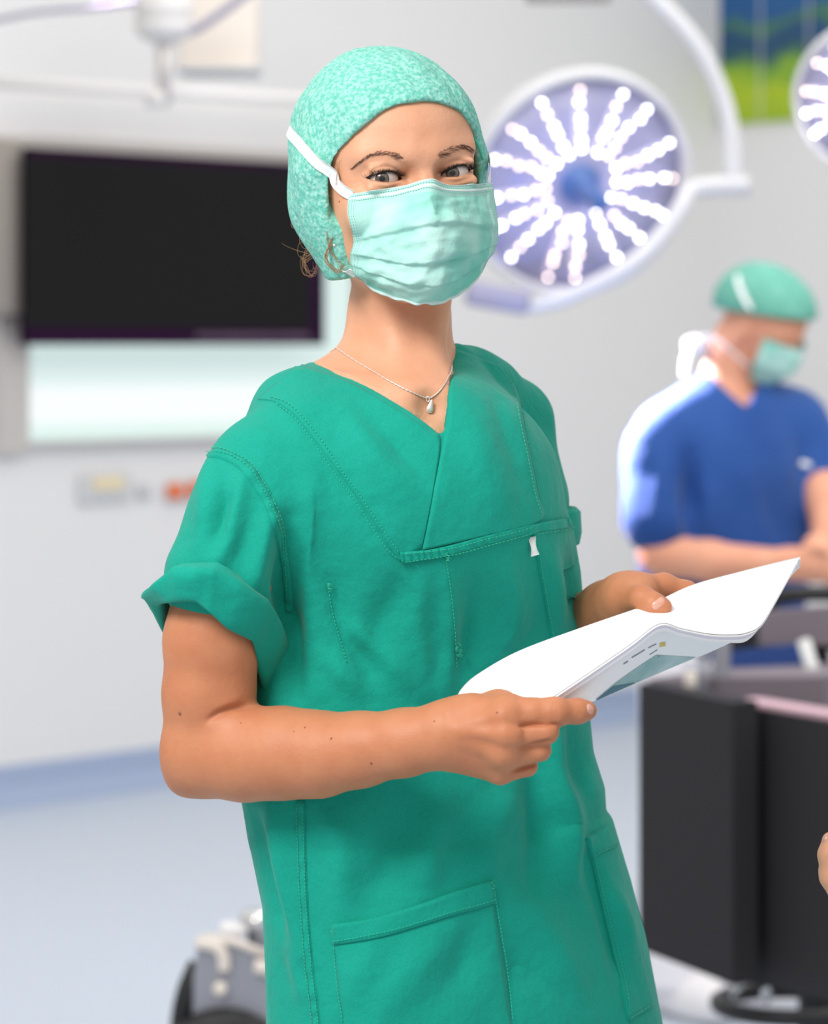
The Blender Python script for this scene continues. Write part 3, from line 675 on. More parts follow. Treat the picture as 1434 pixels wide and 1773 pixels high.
# ---- body: head, neck, chest
f = Field((-.17, 2.31, Q(0, 860, 0)[2]), (.12, 2.60, Q(0, 70, 0)[2]), .00125)
hc = lambda a, b, ra, rb, k: f.cap(hl(*a), hl(*b), ra*.001, rb*.001, k*.001)
f.ell(hl(0, -3, 30), E3(70, 83, 76), HR, .01)
f.ell(hl(0, 28, -18), E3(61, 60, 74), HR, .02)
f.ell(hl(0, 40, 36), E3(58, 48, 46), HR, .02)
hc((-46, 5, -48), (-14, 55, -82), 19, 16, 18); hc((46, 5, -48), (14, 55, -82), 19, 16, 18)
hc((-9, 57, -84), (9, 57, -84), 16, 16, 14)
hc((0, 81, 14), (0, 86, -8), 6.5, 6, 10); hc((0, 85, -8), (0, 100, -38), 7, 10, 10); f.ell(hl(0, 102, -40), E3(14, 11, 10), HR, .008)
for s in (-1, 1):
    hc((s*12, 82, 17), (s*44, 70, 20), 6, 5, 16)          # brow ridge
    f.ell(hl(s*31, 104, -1), E3(17, 18, 13), HR, .014, 'sub')
    f.ell(hl(s*43, 66, -30), E3(18, 13, 15), HR, .02)   # cheekbone
    ec = hl(s*31, 69.5, 0)
    f.ell(hl(s*17, 91, -1), E3(7.5, 14.5, 8), HR, .008, 'sub')
    f.ell(ec, E3(15.9, 15.0, 14.6), HR, .003)
    hc((s*31-13, 79, -7), (s*31+13, 79, -7), 4.0, 4.0, 5)   # lower lid roll
    hc((s*31-12, 80.5, 8.5), (s*31+12, 80.5, 8.5), 3.2, 3.2, 4)   # upper lid fold
    def almond(X, Y, Z, ec=ec, s=s):
        dx, dy, dz = X-ec[0], Y-ec[1], Z-ec[2]; R = HR
        u = (dx*R[0, 0]+dy*R[1, 0]+dz*R[2, 0])*s; v = dx*R[0, 1]+dy*R[1, 1]+dz*R[2, 1]; w_ = dx*R[0, 2]+dy*R[1, 2]+dz*R[2, 2]
        w_ = w_-u*.09; a, up, lo = .0150, .0056, .0032
        Ru = (a*a+up*up)/(2*up); Rl = (a*a+lo*lo)/(2*lo)
        return np.maximum(np.maximum(np.sqrt(u*u+(w_-(up-Ru))**2)-Ru, np.sqrt(u*u+(w_-(Rl-lo))**2)-Rl), -v+.001)
    f.op(ec-.03, ec+.03, almond, .0006, 'sub')
# ears (mostly under the cap)
for s in (-1, 1): f.ell(hl(s*70, 2, -22), E3(7, 15, 27), HR, .006)
# neck and shoulders
nk = [Q(693, 470, .02), Q(691, 560, .022), Q(688, 640, .025)]
f.chain(nk, [.0400, .0395, .043], .02)
f.cap(Q(650, 480, -.005), Q(725, 690, -.045), .014, .010, .02)     # sternomastoid
f.cap(Q(755, 470, .0), Q(748, 690, -.045), .012, .009, .02)
f.cap(Q(655, 655, .03), Q(515, 740, -.03), .025, .030, .020)     # trapezius
f.cap(Q(730, 680, .04), Q(845, 745, .12), .022, .028, .018)
f.ell(Q(675, 850, .02), (.15, .085, .118), TR, .035)
f.ell(Q(738, 795, -.025), (.09, .055, .07), TR, .03)
f.cap(Q(560, 668, -.055), Q(722, 700, -.068), .010, .011, .02)    # collar bone
f.cap(Q(770, 700, -.055), Q(830, 660, .0), .010, .009, .02)
f.ell(Q(748, 700, -.083), (.010, .012, .012), None, .016, 'sub')
Vh, Fh = f.mesh(1)
# keep chest skin under the cloth
Nh = vnormals(Vh, Fh); BB = BS
hx, hy = topx(Vh); dh = np.zeros(len(Vh))
for pts, amp, wd in (([(636, 303), (650, 292), (668, 288), (686, 294), (698, 304)], -1.3, 2.6), ([(762, 294), (776, 282), (793, 277), (810, 282), (822, 290)], -1.3, 2.6), ([(644, 296), (668, 281), (690, 288)], .8, 5), ([(770, 280), (793, 270), (815, 276)], .8, 5),
    ([(648, 323), (670, 327), (694, 320)], -.9, 3), ([(765, 313), (790, 315), (815, 307)], -.9, 3), ([(652, 318), (672, 320), (690, 315)], .7, 3.5), ([(768, 307), (790, 309), (812, 302)], .7, 3.5), ([(604, 318), (618, 317), (632, 313)], -.5, 2), ([(606, 325), (620, 323), (634, 318)], -.4, 2)):
    d, t = polydist(hx, hy, cr(pts, 10)); dh += amp*np.exp(-(d/wd)**2)*np.sin(PI*np.clip(t*.9+.05, 0, 1))**.6
Vh = Vh+Nh*(dh*.001*np.clip(-Nh[:, 1]+.1, 0, 1)*(Vh[:, 1] < HO[1]))[:, None]
hx, hy = topx(Vh)
for i in np.nonzero(((hy > 590) | ((hx > 788) & (hy > 560))) & (Vh[:, 1] < 2.6))[0]:
    if insidepoly(np.array(hx[i]), np.array(hy[i]), NECK) and hy[i] > 590: 
        continue
    l, n_, _, dd = BB.find_nearest(Vector(Vh[i]))
    if dd is not None:
        sd = (Vector(Vh[i])-l).dot(n_)
        if sd > -.003 and sd < .05: Vh[i] = np.array(l)-np.array(n_)*.003
BH = bvh(Vh, Fh)
# ---- near arm and hand
f = Field(Q(262, 1398, 0)*np.array([1, 0, 1])+np.array([.012, 2.14, 0.005]), (Q(1045, 0, -.2)[0]+.01, 2.42, Q(0, 960, -.1)[2]), .00105)
f.chain([Q(396, 960, -.115), Q(368, 1110, -.118), Q(362, 1200, -.116), Q(357, 1286, -.112)], [.039, .0375, .0355, .034], .01)
f.cap(Q(322, 1345, -.106), Q(345, 1330, -.11), .0145, .02, .02)         # elbow
f.chain([Q(356, 1304, -.113), Q(425, 1306, -.130), Q(490, 1304, -.145), Q(552, 1306, -.158), Q(622, 1298, -.175), Q(700, 1286, -.19), Q(770, 1272, -.203)], [.034, .0350, .0342, .0315, .0272, .0240, .0230], .012)
f.cap(Q(770, 1255, -.200), Q(815, 1240, -.202), .017, .016, .012); f.cap(Q(770, 1290, -.200), Q(815, 1300, -.200), .017, .015, .012)
mc = [((800, 1252, -.202), (878, 1233, -.216), .0165, .0145), ((800, 1265, -.204), (884, 1270, -.222), .0165, .0135), ((800, 1280, -.203), (878, 1304, -.215), .0165, .0130), ((800, 1296, -.198), (866, 1333, -.203), .0150, .0115)]
for a, b, ra, rb in mc: f.cap(Q(*a), Q(*b), ra, rb, .012)
f.chain([Q(800, 1262, -.185), Q(850, 1285, -.19)], [.016, .017], .012)
# knuckles
for (a, r) in (((880, 1236, -.2265), .009), ((884, 1273, -.2305), .0085), ((876, 1307, -.2235), .008)): f.cap(Q(*a), Q(a[0]-5, a[1], a[2]), r, r, .010)
# thumb behind the paper
f.chain([Q(815, 1248, -.192), Q(862, 1226, -.184), Q(905, 1226, -.168)], [.0160, .0118, .010], .012)
f.chain([Q(868, 1226, -.180), Q(905, 1226, -.166), Q(950, 1222, -.168), Q(985, 1224, -.172)], [.011, .0098, .0092, .0075], .006)
f.chain([Q(878, 1234, -.217), Q(925, 1234, -.222), Q(962, 1233, -.222), Q(1000, 1231.5, -.215), Q(1018, 1230, -.211)], [.0125, .0098, .0093, .0082, .0070], .008, .006)
f.cap(Q(962, 1232, -.2235), Q(958, 1232, -.2235), .0088, .0088, .006)
f.chain([Q(884, 1270, -.221), Q(946, 1267, -.226), Q(938, 1270, -.200), Q(905, 1272, -.190)], [.0125, .0096, .0086, .0078], .0012, .0028)
f.chain([Q(878, 1304, -.214), Q(934, 1298.5, -.218), Q(924, 1301, -.194), Q(895, 1300, -.186)], [.0120, .0090, .0082, .0074], .0012, .0028)
f.chain([Q(866, 1332, -.202), Q(913, 1326.5, -.206), Q(904, 1326, -.184), Q(880, 1320, -.178)], [.0108, .0080, .0072, .0066], .0012, .0028)
# tendons
for a, b in (((795, 1258, -.222), (868, 1240, -.230)), ((795, 1268, -.225), (872, 1272, -.234)), ((798, 1280, -.222), (868, 1304, -.2265))): f.cap(Q(*a), Q(*b), .0012, .0022, .010)
Va, Fa = f.mesh(1)
Na = vnormals(Va, Fa); ax_, ay_ = topx(Va); da = np.zeros(len(Va))
for pts, amp, wd in (([(362, 1246), (385, 1232), (412, 1224), (446, 1221)], -3.6, 6), ([(360, 1262), (400, 1246), (450, 1240)], 1.6, 14), ([(372, 1226), (420, 1210)], 1.2, 12), ([(957, 1220), (958, 1246)], -.35, 2.5), ([(964, 1220), (965, 1246)], -.35, 2.5), ([(770, 1230), (774, 1250)], -.4, 4), ([(882, 1250), (900, 1256), (925, 1253)], -1.2, 6), ([(903, 1257), (925, 1254.5), (970, 1254.5)], -3.4, 3.0), ([(900, 1296), (925, 1289), (958, 1281)], -3.4, 3.0), ([(886, 1338), (908, 1330), (938, 1321)], -2.6, 3.0), ([(905, 1262), (912, 1275)], -.5, 3), ([(880, 1205), (905, 1214)], -.5, 5)):
    d, t = polydist(ax_, ay_, cr(pts, 10)); da += amp*np.exp(-(d/wd)**2)*np.sin(PI*np.clip(t*.9+.05, 0, 1))**.6
Va = Va+Na*(da*.001*np.clip(-Na[:, 1]+.2, 0, 1))[:, None]
ax_, ay_ = topx(Va)
for i in np.nonzero((ay_ < 1015) & (Va[:, 0] < Q(560, 0, 0)[0]))[0]:
    l, n_, _, dd = BS.find_nearest(Vector(Va[i])); sd = (Vector(Va[i])-l).dot(n_)
    if sd > -.003: Va[i] = np.array(l)-np.array(n_)*.003
BA = bvh(Va, Fa)
# ---- far forearm and hand
f = Field((Q(940, 0, 0)[0], 2.34, Q(0, 1130, 0)[2]), (Q(1250, 0, 0)[0], 2.62, Q(0, 965, 0)[2]), .00125)
f.chain([Q(930, 1125, .10), Q(1000, 1082, .055), Q(1050, 1052, .02)], [.031, .0240, .0205], .012)
f.chain([Q(1050, 1052, .02), Q(1082, 1034, -.005), Q(1108, 1024, -.02)], [.0205, .0190, .0150], .012)
f.chain([Q(1070, 1048, .0), Q(1100, 1060, -.005), Q(1130, 1068, -.0)], [.016, .014, .012], .012)
f.chain([Q(1082, 1038, -.02), Q(1112, 1036, -.046), Q(1133, 1046, -.056), Q(1148, 1051, -.058)], [.0135, .0105, .0088, .0076], .005, .010)
f.chain([Q(1098, 1020, -.012), Q(1150, 1012, -.004), Q(1190, 1024, -.002), Q(1212, 1040, -.006)], [.0120, .0090, .0082, .0070], .005, .009)
f.chain([Q(1098, 1040, .004), Q(1150, 1042, .014), Q(1185, 1062, .004), Q(1200, 1080, -.012)], [.012, .009, .0082, .007], .004, .008)
f.chain([Q(1092, 1052, .008), Q(1135, 1068, .02), Q(1160, 1090, .006), Q(1172, 1100, -.012)], [.012, .0085, .0078, .0068], .004, .008)
Vf, Ff = f.mesh(1)
BF = bvh(Vf, Ff)
# moles
mo = MB()
for (mx, my, r) in ((312, 1235, .0016), (528, 1260, .0008), (574, 1279, .0010), (643, 1321, .0011), (417, 1252, .0006), (509, 1267, .0006), (752, 1249, .0007)):
    l, nn = hit(BA, mx, my); mo.ell(l, (r, r*.4, r), None, 6)
l, nn = hit(BH, 588, 349); mo.ell(l, (.0008, .0004, .0008), None, 6); l, nn = hit(BA, 861, 1234); mo.ell(l, (.0008, .0004, .0008), None, 6)
# lower body so that she stands on the floor
f = Field((-.26, 2.2, -.0), (.32, 2.75, .92), .007)
cxl = Q(810, 0, 0)[0]
Vm = np.concatenate(mo.V); allV = [Vh, Va, Vf, Vm]; allF = []; mi = []; off = 0
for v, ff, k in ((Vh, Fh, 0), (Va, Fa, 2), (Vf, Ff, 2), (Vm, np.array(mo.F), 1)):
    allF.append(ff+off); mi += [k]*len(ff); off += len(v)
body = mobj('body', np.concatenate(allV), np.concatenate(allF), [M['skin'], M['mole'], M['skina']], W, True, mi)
f.ell((cxl, 2.47, .86), (.165, .12, .13), TR, .03)
for s in (-1, 1):
    o = TR@np.array([s*.085, 0, 0])
    f.chain([np.array([cxl, 2.47, .84])+o, np.array([cxl, 2.46, .46])+o*1.1, np.array([cxl, 2.48, .12])+o*1.2], [.095, .07, .065], .03)
f.op(f.lo, f.lo+f.n*f.h, lambda X, Y, Z: (.10-Z)+0*X+0*Y, 0, 'int')
Vq, Fq = f.mesh(1); mobj('trousers', Vq, Fq, M['green'], W)
for s in (-1, 1):
    o = TR@np.array([s*.105, .04, 0]); mb = MB(); mb.ell(np.array([cxl, 2.48, .045])+o, (.045, .13, .05), TR, 12); V_ = np.concatenate(mb.V); V_[:, 2] = np.maximum(V_[:, 2], 0.001); mobj('shoe', V_, mb.F, M['wclog'], W)
# nails
def nail(B_, px, py, w_, h_, ang, nm='fingernail', root=None, mt=None):
    l, nn = hit(B_, px, py)
    if nn[1] > 0: nn = -nn
    t = np.array([math.cos(ang), 0, -math.sin(ang)]); t = t-nn*np.dot(t, nn); t /= np.linalg.norm(t); b = np.cross(nn, t)
    R = np.stack([t, b, nn], 1); mb = MB(); G = []
    for i in np.linspace(-1, 1, 13):
        for j in np.linspace(-1, 1, 13):
            k = (abs(i)**2.6+abs(j)**2.6)**(1/2.6); m_ = max(abs(i), abs(j)); s = m_/k if k > 0 else 1
            x, y = i*s*w_, j*s*h_; G.append(l+R@np.array([x, y, .0008-.0016*m_**5-(y/h_)**2*.0022-(x/w_)**2*.0006]))
    return mobj(nm, np.array(G), grid_faces(13, 13), mt or M['nail'], root or body)
nail(BA, 1023, 1228, .0048, .0052, 0.05)
nail(BF, 1141, 1044, .0062, .0050, -.5)

# ---- eyes
def eye(s):
    c = hl(s*31, 69.5, 0); g = np.array([0, 0, CAMZ])-c; g /= np.linalg.norm(g); g = g+np.array([-.0, 0, .02])*1; g /= np.linalg.norm(g); R = frame_z(g)
    n = 48; V = []; F = []; mi = []; an = list(np.linspace(0, .15, 4))+list(np.linspace(.18, .37, 6))+[.40, .425, .44]+list(np.linspace(.50, PI, 24))
    for a in an:
        r = .0133+(.0006*max(0, 1-(a/.5)**2) if a < .5 else 0)
        for k in range(n): t = 2*PI*k/n; V.append(c+R@np.array([r*math.sin(max(a, .002))*math.cos(t), r*math.sin(max(a, .002))*math.sin(t), r*math.cos(a)]))
    for i in range(len(an)-1):
        k_ = 0 if an[i+1] <= .18 else 1 if an[i+1] <= .375 else 2 if an[i+1] <= .445 else 3
        for k in range(n): F.append((i*n+k, i*n+(k+1) % n, (i+1)*n+(k+1) % n, (i+1)*n+k)); mi.append(k_)
    return mobj('eye', V, F, [M['pupil'], M['iris'], M['limbus'], M['sclera']], body, True, mi)
eye(-1); eye(1)
random.seed(2)
def lashes(s):
    mb = MB(); a, up = .0150, .0056; Ru = (a*a+up*up)/(2*up)
    for row, (N_, L0, lowr) in enumerate(((70, 6.2, 0), (26, 2.6, 1))):
        for i in range(N_):
            u = (-.93+1.9*i/(N_-1))*a*(1 if not lowr else .85)
            if not lowr: wz = (up-Ru)+math.sqrt(max(Ru*Ru-u*u, 0))
            else:
                lo = .0032; Rl = (a*a+lo*lo)/(2*lo); wz = (Rl-lo)-math.sqrt(Rl*Rl-u*u)
            x = s*31+s*u*1000; z = (wz+u*.09)*1000; rr = 15.2; y = 69.5+math.sqrt(max(rr*rr-(u*1000)**2-z*z, 4))
            o = u/a; L = L0*(.75+.35*max(o, 0))*random.uniform(.8, 1.1); sg = -1 if lowr else 1
            p0 = np.array([x, y-.8, z]); dr = np.array([s*o*.75+random.uniform(-.15, .15), 1.0-.3*abs(o), sg*.10])
            pts = [hl(*(p0+dr*L*t+np.array([s*o*.8, 0, sg*L*.36*t*t]))) for t in (0, .35, .7, 1)]
            mb.tube(pts, np.array([.00024, .0002, .00014, .00005])*(1 if not lowr else .6), 4)
    # dark lash line
    pts = []
    for i in range(24):
        u = (-1+2*i/23)*a*.98; wz = (up-Ru)+math.sqrt(Ru*Ru-u*u); z = (wz+u*.09)*1000+.15; y = 69.5+math.sqrt(max(15.1**2-(u*1000)**2-z*z, 4)); pts.append(hl(s*31+s*u*1000, y-.3, z))
    mb.tube(pts, .0009, 6)
    return mb.build('eyelashes', M['lash'], body)
lashes(-1); lashes(1)
def brow(pts, wdt, s, name='eyebrow'):
    mb = MB(); p = cr(pts, 120)
    for i in range(190):
        t = random.random(); k = int(t*118); ww = np.interp(t, [0, .15, .5, .8, 1], wdt); off = random.uniform(-1, 1)*ww
        tx, ty = p[k+1]-p[k]; tl = math.hypot(tx, ty); tx /= tl; ty /= tl
        x, y = p[k][0]-ty*off, p[k][1]+tx*off
        a = random.uniform(-.25, .25)+(.55*(1-t)*(-1 if True else 1))-.1*np.sign(off)
        L = random.uniform(6, 11); ux, uy = tx*math.cos(a)-ty*math.sin(a)*s, ty*math.cos(a)+tx*math.sin(a)*s
        q = []
        for h_, e in ((0, 0), (.5, .0006), (1, .0004)):
            l, nn = hit(BH, x+ux*L*h_, y+uy*L*h_)
            if nn[1] > 0: nn = -nn
            q.append(l+nn*e)
        if np.linalg.norm(q[2]-q[0]) < .012: mb.tube(q, [.00011, .00009, .00003], 3)
    return mb.build(name, M['brow'], body)
brow([(698, 276), (685, 268), (665, 264), (645, 267), (628, 277), (611, 291)], [4.5, 5, 3.6, 2.4, 1.0], 1)
brow([(758, 271), (770, 264), (788, 256), (804, 254), (816, 260), (826, 270)], [5, 5.4, 4, 2.4, 1.0], -1)

# ---- surgical cap
f = Field((HO[0]-.125, HO[1]-.12, HO[2]-.125), (HO[0]+.12, HO[1]+.14, HO[2]+.14), .0018)
f.ell(hl(0, -3, 30), E3(76.5, 88, 82), HR, .01)
f.ell(hl(0, -20, -8), E3(68, 66, 68), HR, .025)
f.ell(hl(0, 38, 38), E3(63, 54, 49), HR, .02)
for s in (-1, 1):
    f.cap(hl(s*62, 16, 10), hl(s*50, 22, -72), .018, .014, .03)
    f.cap(hl(s*44, -18, -20), hl(s*36, -6, -78), .028, .018, .03)
def facecut(X, Y, Z):
    dx, dy, dz = X-HO[0], Y-HO[1], Z-HO[2]; R = HR
    u = dx*R[0, 0]+dy*R[1, 0]+dz*R[2, 0]; v = dx*R[0, 1]+dy*R[1, 1]+dz*R[2, 1]; w_ = dx*R[0, 2]+dy*R[1, 2]+dz*R[2, 2]
    aa, bb = .0665, .0600
    k = np.sqrt((u/aa)**2+(np.maximum(w_, 0)/bb)**2); d = (k-1)*.06
    side = np.interp(np.clip(w_, -.1, 0.0).ravel(), [-.1, -.08, -.04, 0], [.026, .034, .039, .020]).reshape(w_.shape)
    side2 = side-v                            # cut only in front of the ears
    lowcut = np.maximum(d, side2)
    neck = np.maximum(np.abs(u)-.045-0*v, w_+.052)+0*v       # open at the neck
    return np.minimum(lowcut, neck)
f.op(f.lo, f.lo+f.n*f.h, facecut, .003, 'sub')
f.op(f.lo, f.lo+f.n*f.h, lambda X, Y, Z: ((-.078-((X-HO[0])*HR[0, 2]+(Y-HO[1])*HR[1, 2]+(Z-HO[2])*HR[2, 2]))), 0, 'int')
Vc, Fc = f.mesh(2); Nc = vnormals(Vc, Fc)
L = (Vc-HO)@HR*1000
ang = np.arctan2(L[:, 0], L[:, 1]-10); rim = np.exp(-((L[:, 2]-10)/70)**2)
dc = np.array([noise.noise(Vector((l[0]*.03, l[1]*.03, l[2]*.02)))*1.6+noise.noise(Vector((math.atan2(l[0], l[1]+20)*7, l[2]*.012+l[1]*.004, 1)))*1.3+noise.noise(Vector((l[0]*.08, l[1]*.08, l[2]*.03+9)))*.6 for l in L])
Vc = Vc+Nc*(dc*.001)[:, None]
capo = mobj('surgical_cap', Vc, Fc, M['cap'], W)
BC = bvh(Vc, Fc)
rimpts = [(836, 276), (829, 252), (812, 226), (790, 208), (765, 192), (740, 184), (705, 187), (670, 197), (640, 211), (615, 235), (596, 262), (586, 288), (581, 305)]
# rolled hem along the rim: follow the cut edge on the cap mesh
rp = []
for p in cr(rimpts, 90):
    l, nn = hit(BC, *p, near=HO+np.array([0, -.06, 0]), maxd=.06); rp.append(l)
rp = np.array(rp)
for _ in range(6): rp[1:-1] = (rp[:-2]+rp[2:]+2*rp[1:-1])/4
MB().tube(rp+np.array([0, -.0008, 0]), .0011, 8).build('hem', mat('cap_hem', srgb(84, 206, 176), .8), capo)

# ---- face mask
Gp = [[(605, 337), (648, 330), (695, 323), (742, 314), (780, 321), (818, 319), (851, 317)],
      [(602, 368), (645, 364), (695, 356), (745, 348), (785, 353), (825, 354), (858, 350)],
      [(612, 415), (650, 410), (700, 402), (750, 393), (795, 390), (832, 393), (863, 397)],
      [(606, 446), (650, 450), (700, 455), (755, 450), (800, 442), (834, 434), (860, 424)],
      [(612, 472), (650, 485), (700, 493), (750, 493), (792, 484), (822, 470), (848, 446)],
      [(627, 484), (653, 508), (694, 522), (738, 530), (780, 522), (815, 497), (838, 460)]]
Gd = [[-72, -85, -93, -100, -80, -58, -30], [-76, -93, -106, -118, -96, -66, -34], [-76, -98, -116, -127, -108, -72, -36],
      [-72, -97, -115, -125, -107, -73, -38], [-64, -90, -108, -116, -101, -72, -42], [-48, -70, -88, -95, -86, -66, -44]]
ctl = np.array([[Q(Gp[i][j][0], Gp[i][j][1], Gd[i][j]*.001) for j in range(7)] for i in range(6)])
nu, nv = 130, 130
tmp = np.array([cr(ctl[i], nu) for i in range(6)]); MG = np.array([cr(tmp[:, j], nv) for j in range(nu)]).transpose(1, 0, 2)
MN = np.cross(np.gradient(MG, axis=1), np.gradient(MG, axis=0)); MN /= np.linalg.norm(MN, axis=2)[..., None]
if MN[60, 60, 1] > 0: MN = -MN
MG0 = MG.copy()
for i in range(nv):
    for j in range(nu):
        u, v = j/(nu-1), i/(nv-1); o = 0.; ed = math.sin(PI*u)**.45
        for (v0, sl, cv, am) in ((.395, -.01, -.03, 3.2), (.60, .03, .05, 3.0), (.76, .05, .10, 2.6)):
            vk = v0+sl*(u-.5)+cv*(math.sin(PI*u)-.5); t = (v-vk)/.10
            if t < 0: o += am*max(0, 1+t)*.55 if t > -1 else 0
            elif t < 1: o -= am*(1-t)**1.2
        o *= ed*.75
        o += (noise.noise(Vector((u*5, v*7, 0)))*3.4+noise.noise(Vector((u*13+4, v*15, 2)))*2.0+abs(noise.noise(Vector((u*7+v*3, v*6-u*4, 7))))*-3.0)*ed*min(1, v*6)
        o += 1.6*max(0, 1-abs((u-.5)-(v-.2)*.3)/.06)*(1 if v < .3 else 0)*.6
        if v < .12: o += 2.5*math.exp(-((u-.52)/.05)**2)*(1-v/.12)
        MG[i, j] += MN[i, j]*o*.001
for i in range(nv):
    for j in range(nu):
        q = MG[i, j]; dv_ = q-np.array([0, 0, CAMZ]); L_ = np.linalg.norm(dv_); dv_ /= L_
        l, n_, ix, t = BH.ray_cast(Vector((0, 0, CAMZ)), Vector(dv_))
        if l is not None and t < L_+.0030 and t > 2.2: MG[i, j] = np.array([0, 0, CAMZ])+dv_*(t-.0030)
for _ in range(2): MG[1:-1, 1:-1] = (MG[1:-1, 1:-1]*2+MG[:-2, 1:-1]+MG[2:, 1:-1]+MG[1:-1, :-2]+MG[1:-1, 2:])/6
Vk, Fk = sheet_solid(MG, .0008)
mask = mobj('surgical_mask', Vk, Fk, M['mask'], W)
def mstrip(name, us, vs, mt, lift, n=80, k=6, prof=True):
    G = []
    for a in range(n):
        r = []
        for b in range(k):
            u = us[0]+(us[1]-us[0])*(a/(n-1) if vs[2] == 'h' else b/(k-1)); v = vs[0]+(vs[1]-vs[0])*(b/(k-1) if vs[2] == 'h' else a/(n-1))
            x, y = min(max(u, 0), 1)*(nu-1), min(max(v, 0), 1)*(nv-1); i, j = int(min(y, nv-2)), int(min(x, nu-2)); fy, fx = y-i, x-j
            p = (MG[i, j]*(1-fx)+MG[i, j+1]*fx)*(1-fy)+(MG[i+1, j]*(1-fx)+MG[i+1, j+1]*fx)*fy
            nn = MN[i, j]; r.append(p+nn*(lift if 0 < b < k-1 else -.0004))
        G.append(r)
    return mobj(name, np.array(G).reshape(-1, 3), grid_faces(n, k), mt, mask)
mstrip('top_band', (0, 1), (0, .125, 'h'), M['maskl'], .0007, 110)
mstrip('nose_wire_strip', (.01, .99), (.045, .078, 'h'), M['maskw'], .0013, 110)
mstrip('top_edge', (0, 1), (0, .014, 'h'), M['maskw'], .0012, 110, 4)
mstrip('side_band', (0, .07), (0, .97, 'v'), M['maskl'], .0012, 90)
mstrip('side_band', (.93, 1), (0, .97, 'v'), M['maskl'], .0012, 90)
mstrip('bottom_edge', (0, 1), (.975, 1, 'h'), M['maskw'], .0010, 110, 4)
ml = MB()
def mpt(u, v, lift):
    x, y = u*(nu-1), v*(nv-1); i, j = int(min(y, nv-2)), int(min(x, nu-2)); fy, fx = y-i, x-j
    return (MG[i, j]*(1-fx)+MG[i, j+1]*fx)*(1-fy)+(MG[i+1, j]*(1-fx)+MG[i+1, j+1]*fx)*fy+MN[i, j]*lift
for v in (.036, .090):
    for k in range(62): u = .03+.015*k; ml.tube([mpt(u, v, .0013), mpt(u+.009, v, .0013)], .00026, 4) if u < .97 else None
for u0 in (.014, .032, .050, .948, .966, .984):
    for k in range(46): v = .03+.02*k; ml.tube([mpt(u0, v, .0013), mpt(u0, v+.009, .0013)], .00022, 4)
ml.build('weld_dots', M['maskd'], mask)
def ribbon(name, pts3, wdt, mt, parent, nrm_=None, th=.0006):
    p = cr(pts3, 50); T_ = np.gradient(p, axis=0); T_ /= np.linalg.norm(T_, axis=1)[:, None]; G = []
    for i in range(len(p)):
        nn = (p[i]-(HO+np.array([0, 0, .01]))) if nrm_ is None else nrm_; nn = nn/np.linalg.norm(nn); b = np.cross(T_[i], nn); b /= np.linalg.norm(b)
        G.append([p[i]+b*wdt*k for k in (-.5, -.25, 0, .25, .5)])
    V_, F_ = sheet_solid(np.array(G), th); return mobj(name, V_, F_, mt, parent)
rb = [MG[3, 3]+np.array([0, -.0012, 0])]
for p in ((598, 330), (585, 316), (570, 301), (552, 283), (535, 265), (520, 247), (508, 232)):
    l, nn = hit(BC, *p); l2, n2 = hit(BH, *p)
    if l2[1] < l[1]: l, nn = l2, n2
    if nn[1] > 0: nn = -nn
    rb.append(l+nn*.0025+np.array([0, -.002, 0]))
rb.append(Q(500, 222, rb[-1][1]-D0+.03)); rb.append(Q(512, 212, rb[-1][1]-D0+.04))
ribbon('upper_tie', rb, .0092, M['tie'], mask)
ribbon('upper_tie', [Q(846, 322, -.032), Q(850, 300, -.015), Q(848, 275, .01), Q(838, 255, .03)], .009, M['tie'], mask)
ribbon('lower_tie', [Q(614, 470, -.066), Q(603, 474, -.055), Q(594, 462, -.035), Q(580, 452, -.01), Q(560, 445, .02)], .009, M['tie'], mask)
ribbon('lower_tie', [Q(846, 440, -.042), Q(838, 452, -.02), Q(800, 470, .02)], .008, M['tie'], mask)

# ---- necklace
ck = []; 
for p in cr([(556, 585), (575, 598), (600, 616), (640, 641), (680, 664), (715, 681), (740, 689), (757, 681), (770, 665), (779, 645), (781, 634)], 200):
    l, nn = hit(BH, *p)
    if nn[1] > 0: nn = -nn
    ck.append(l+nn*.0009)
ck = np.array(ck); 
for _ in range(3): ck[1:-1] = (ck[:-2]+ck[2:]+2*ck[1:-1])/4
nc = MB(); nc.tube(ck, .00055+.0002*np.sin(np.arange(200)*1.7), 6); neck = nc.build('necklace_chain', M['silver'], W)
l, nn = hit(BH, 745, 704)
pd = MB(); l0, _ = hit(BH, 741, 691); top = l0+np.array([0, -.002, 0]); c1 = l+np.array([0, -.003, 0])
pr = [(.0002, .0062), (.0008, .0050), (.0017, .0025), (.0028, -.0010), (.0030, -.0028), (.0022, -.0048), (.0002, -.0058)]
pd.lathe([(r, z) for r, z in pr[::-1]], c1, np.array([[.97, 0, -.22], [0, 1, 0], [.22, 0, .97]]).T@np.diag([1, .6, 1.]), 20)
pd.tube([top+np.array([math.cos(a)*.0012, 0, math.sin(a)*.0022]) for a in np.linspace(0, 2*PI, 14)], .0005, 6, False)
pd.build('pendant', M['silver'], neck)
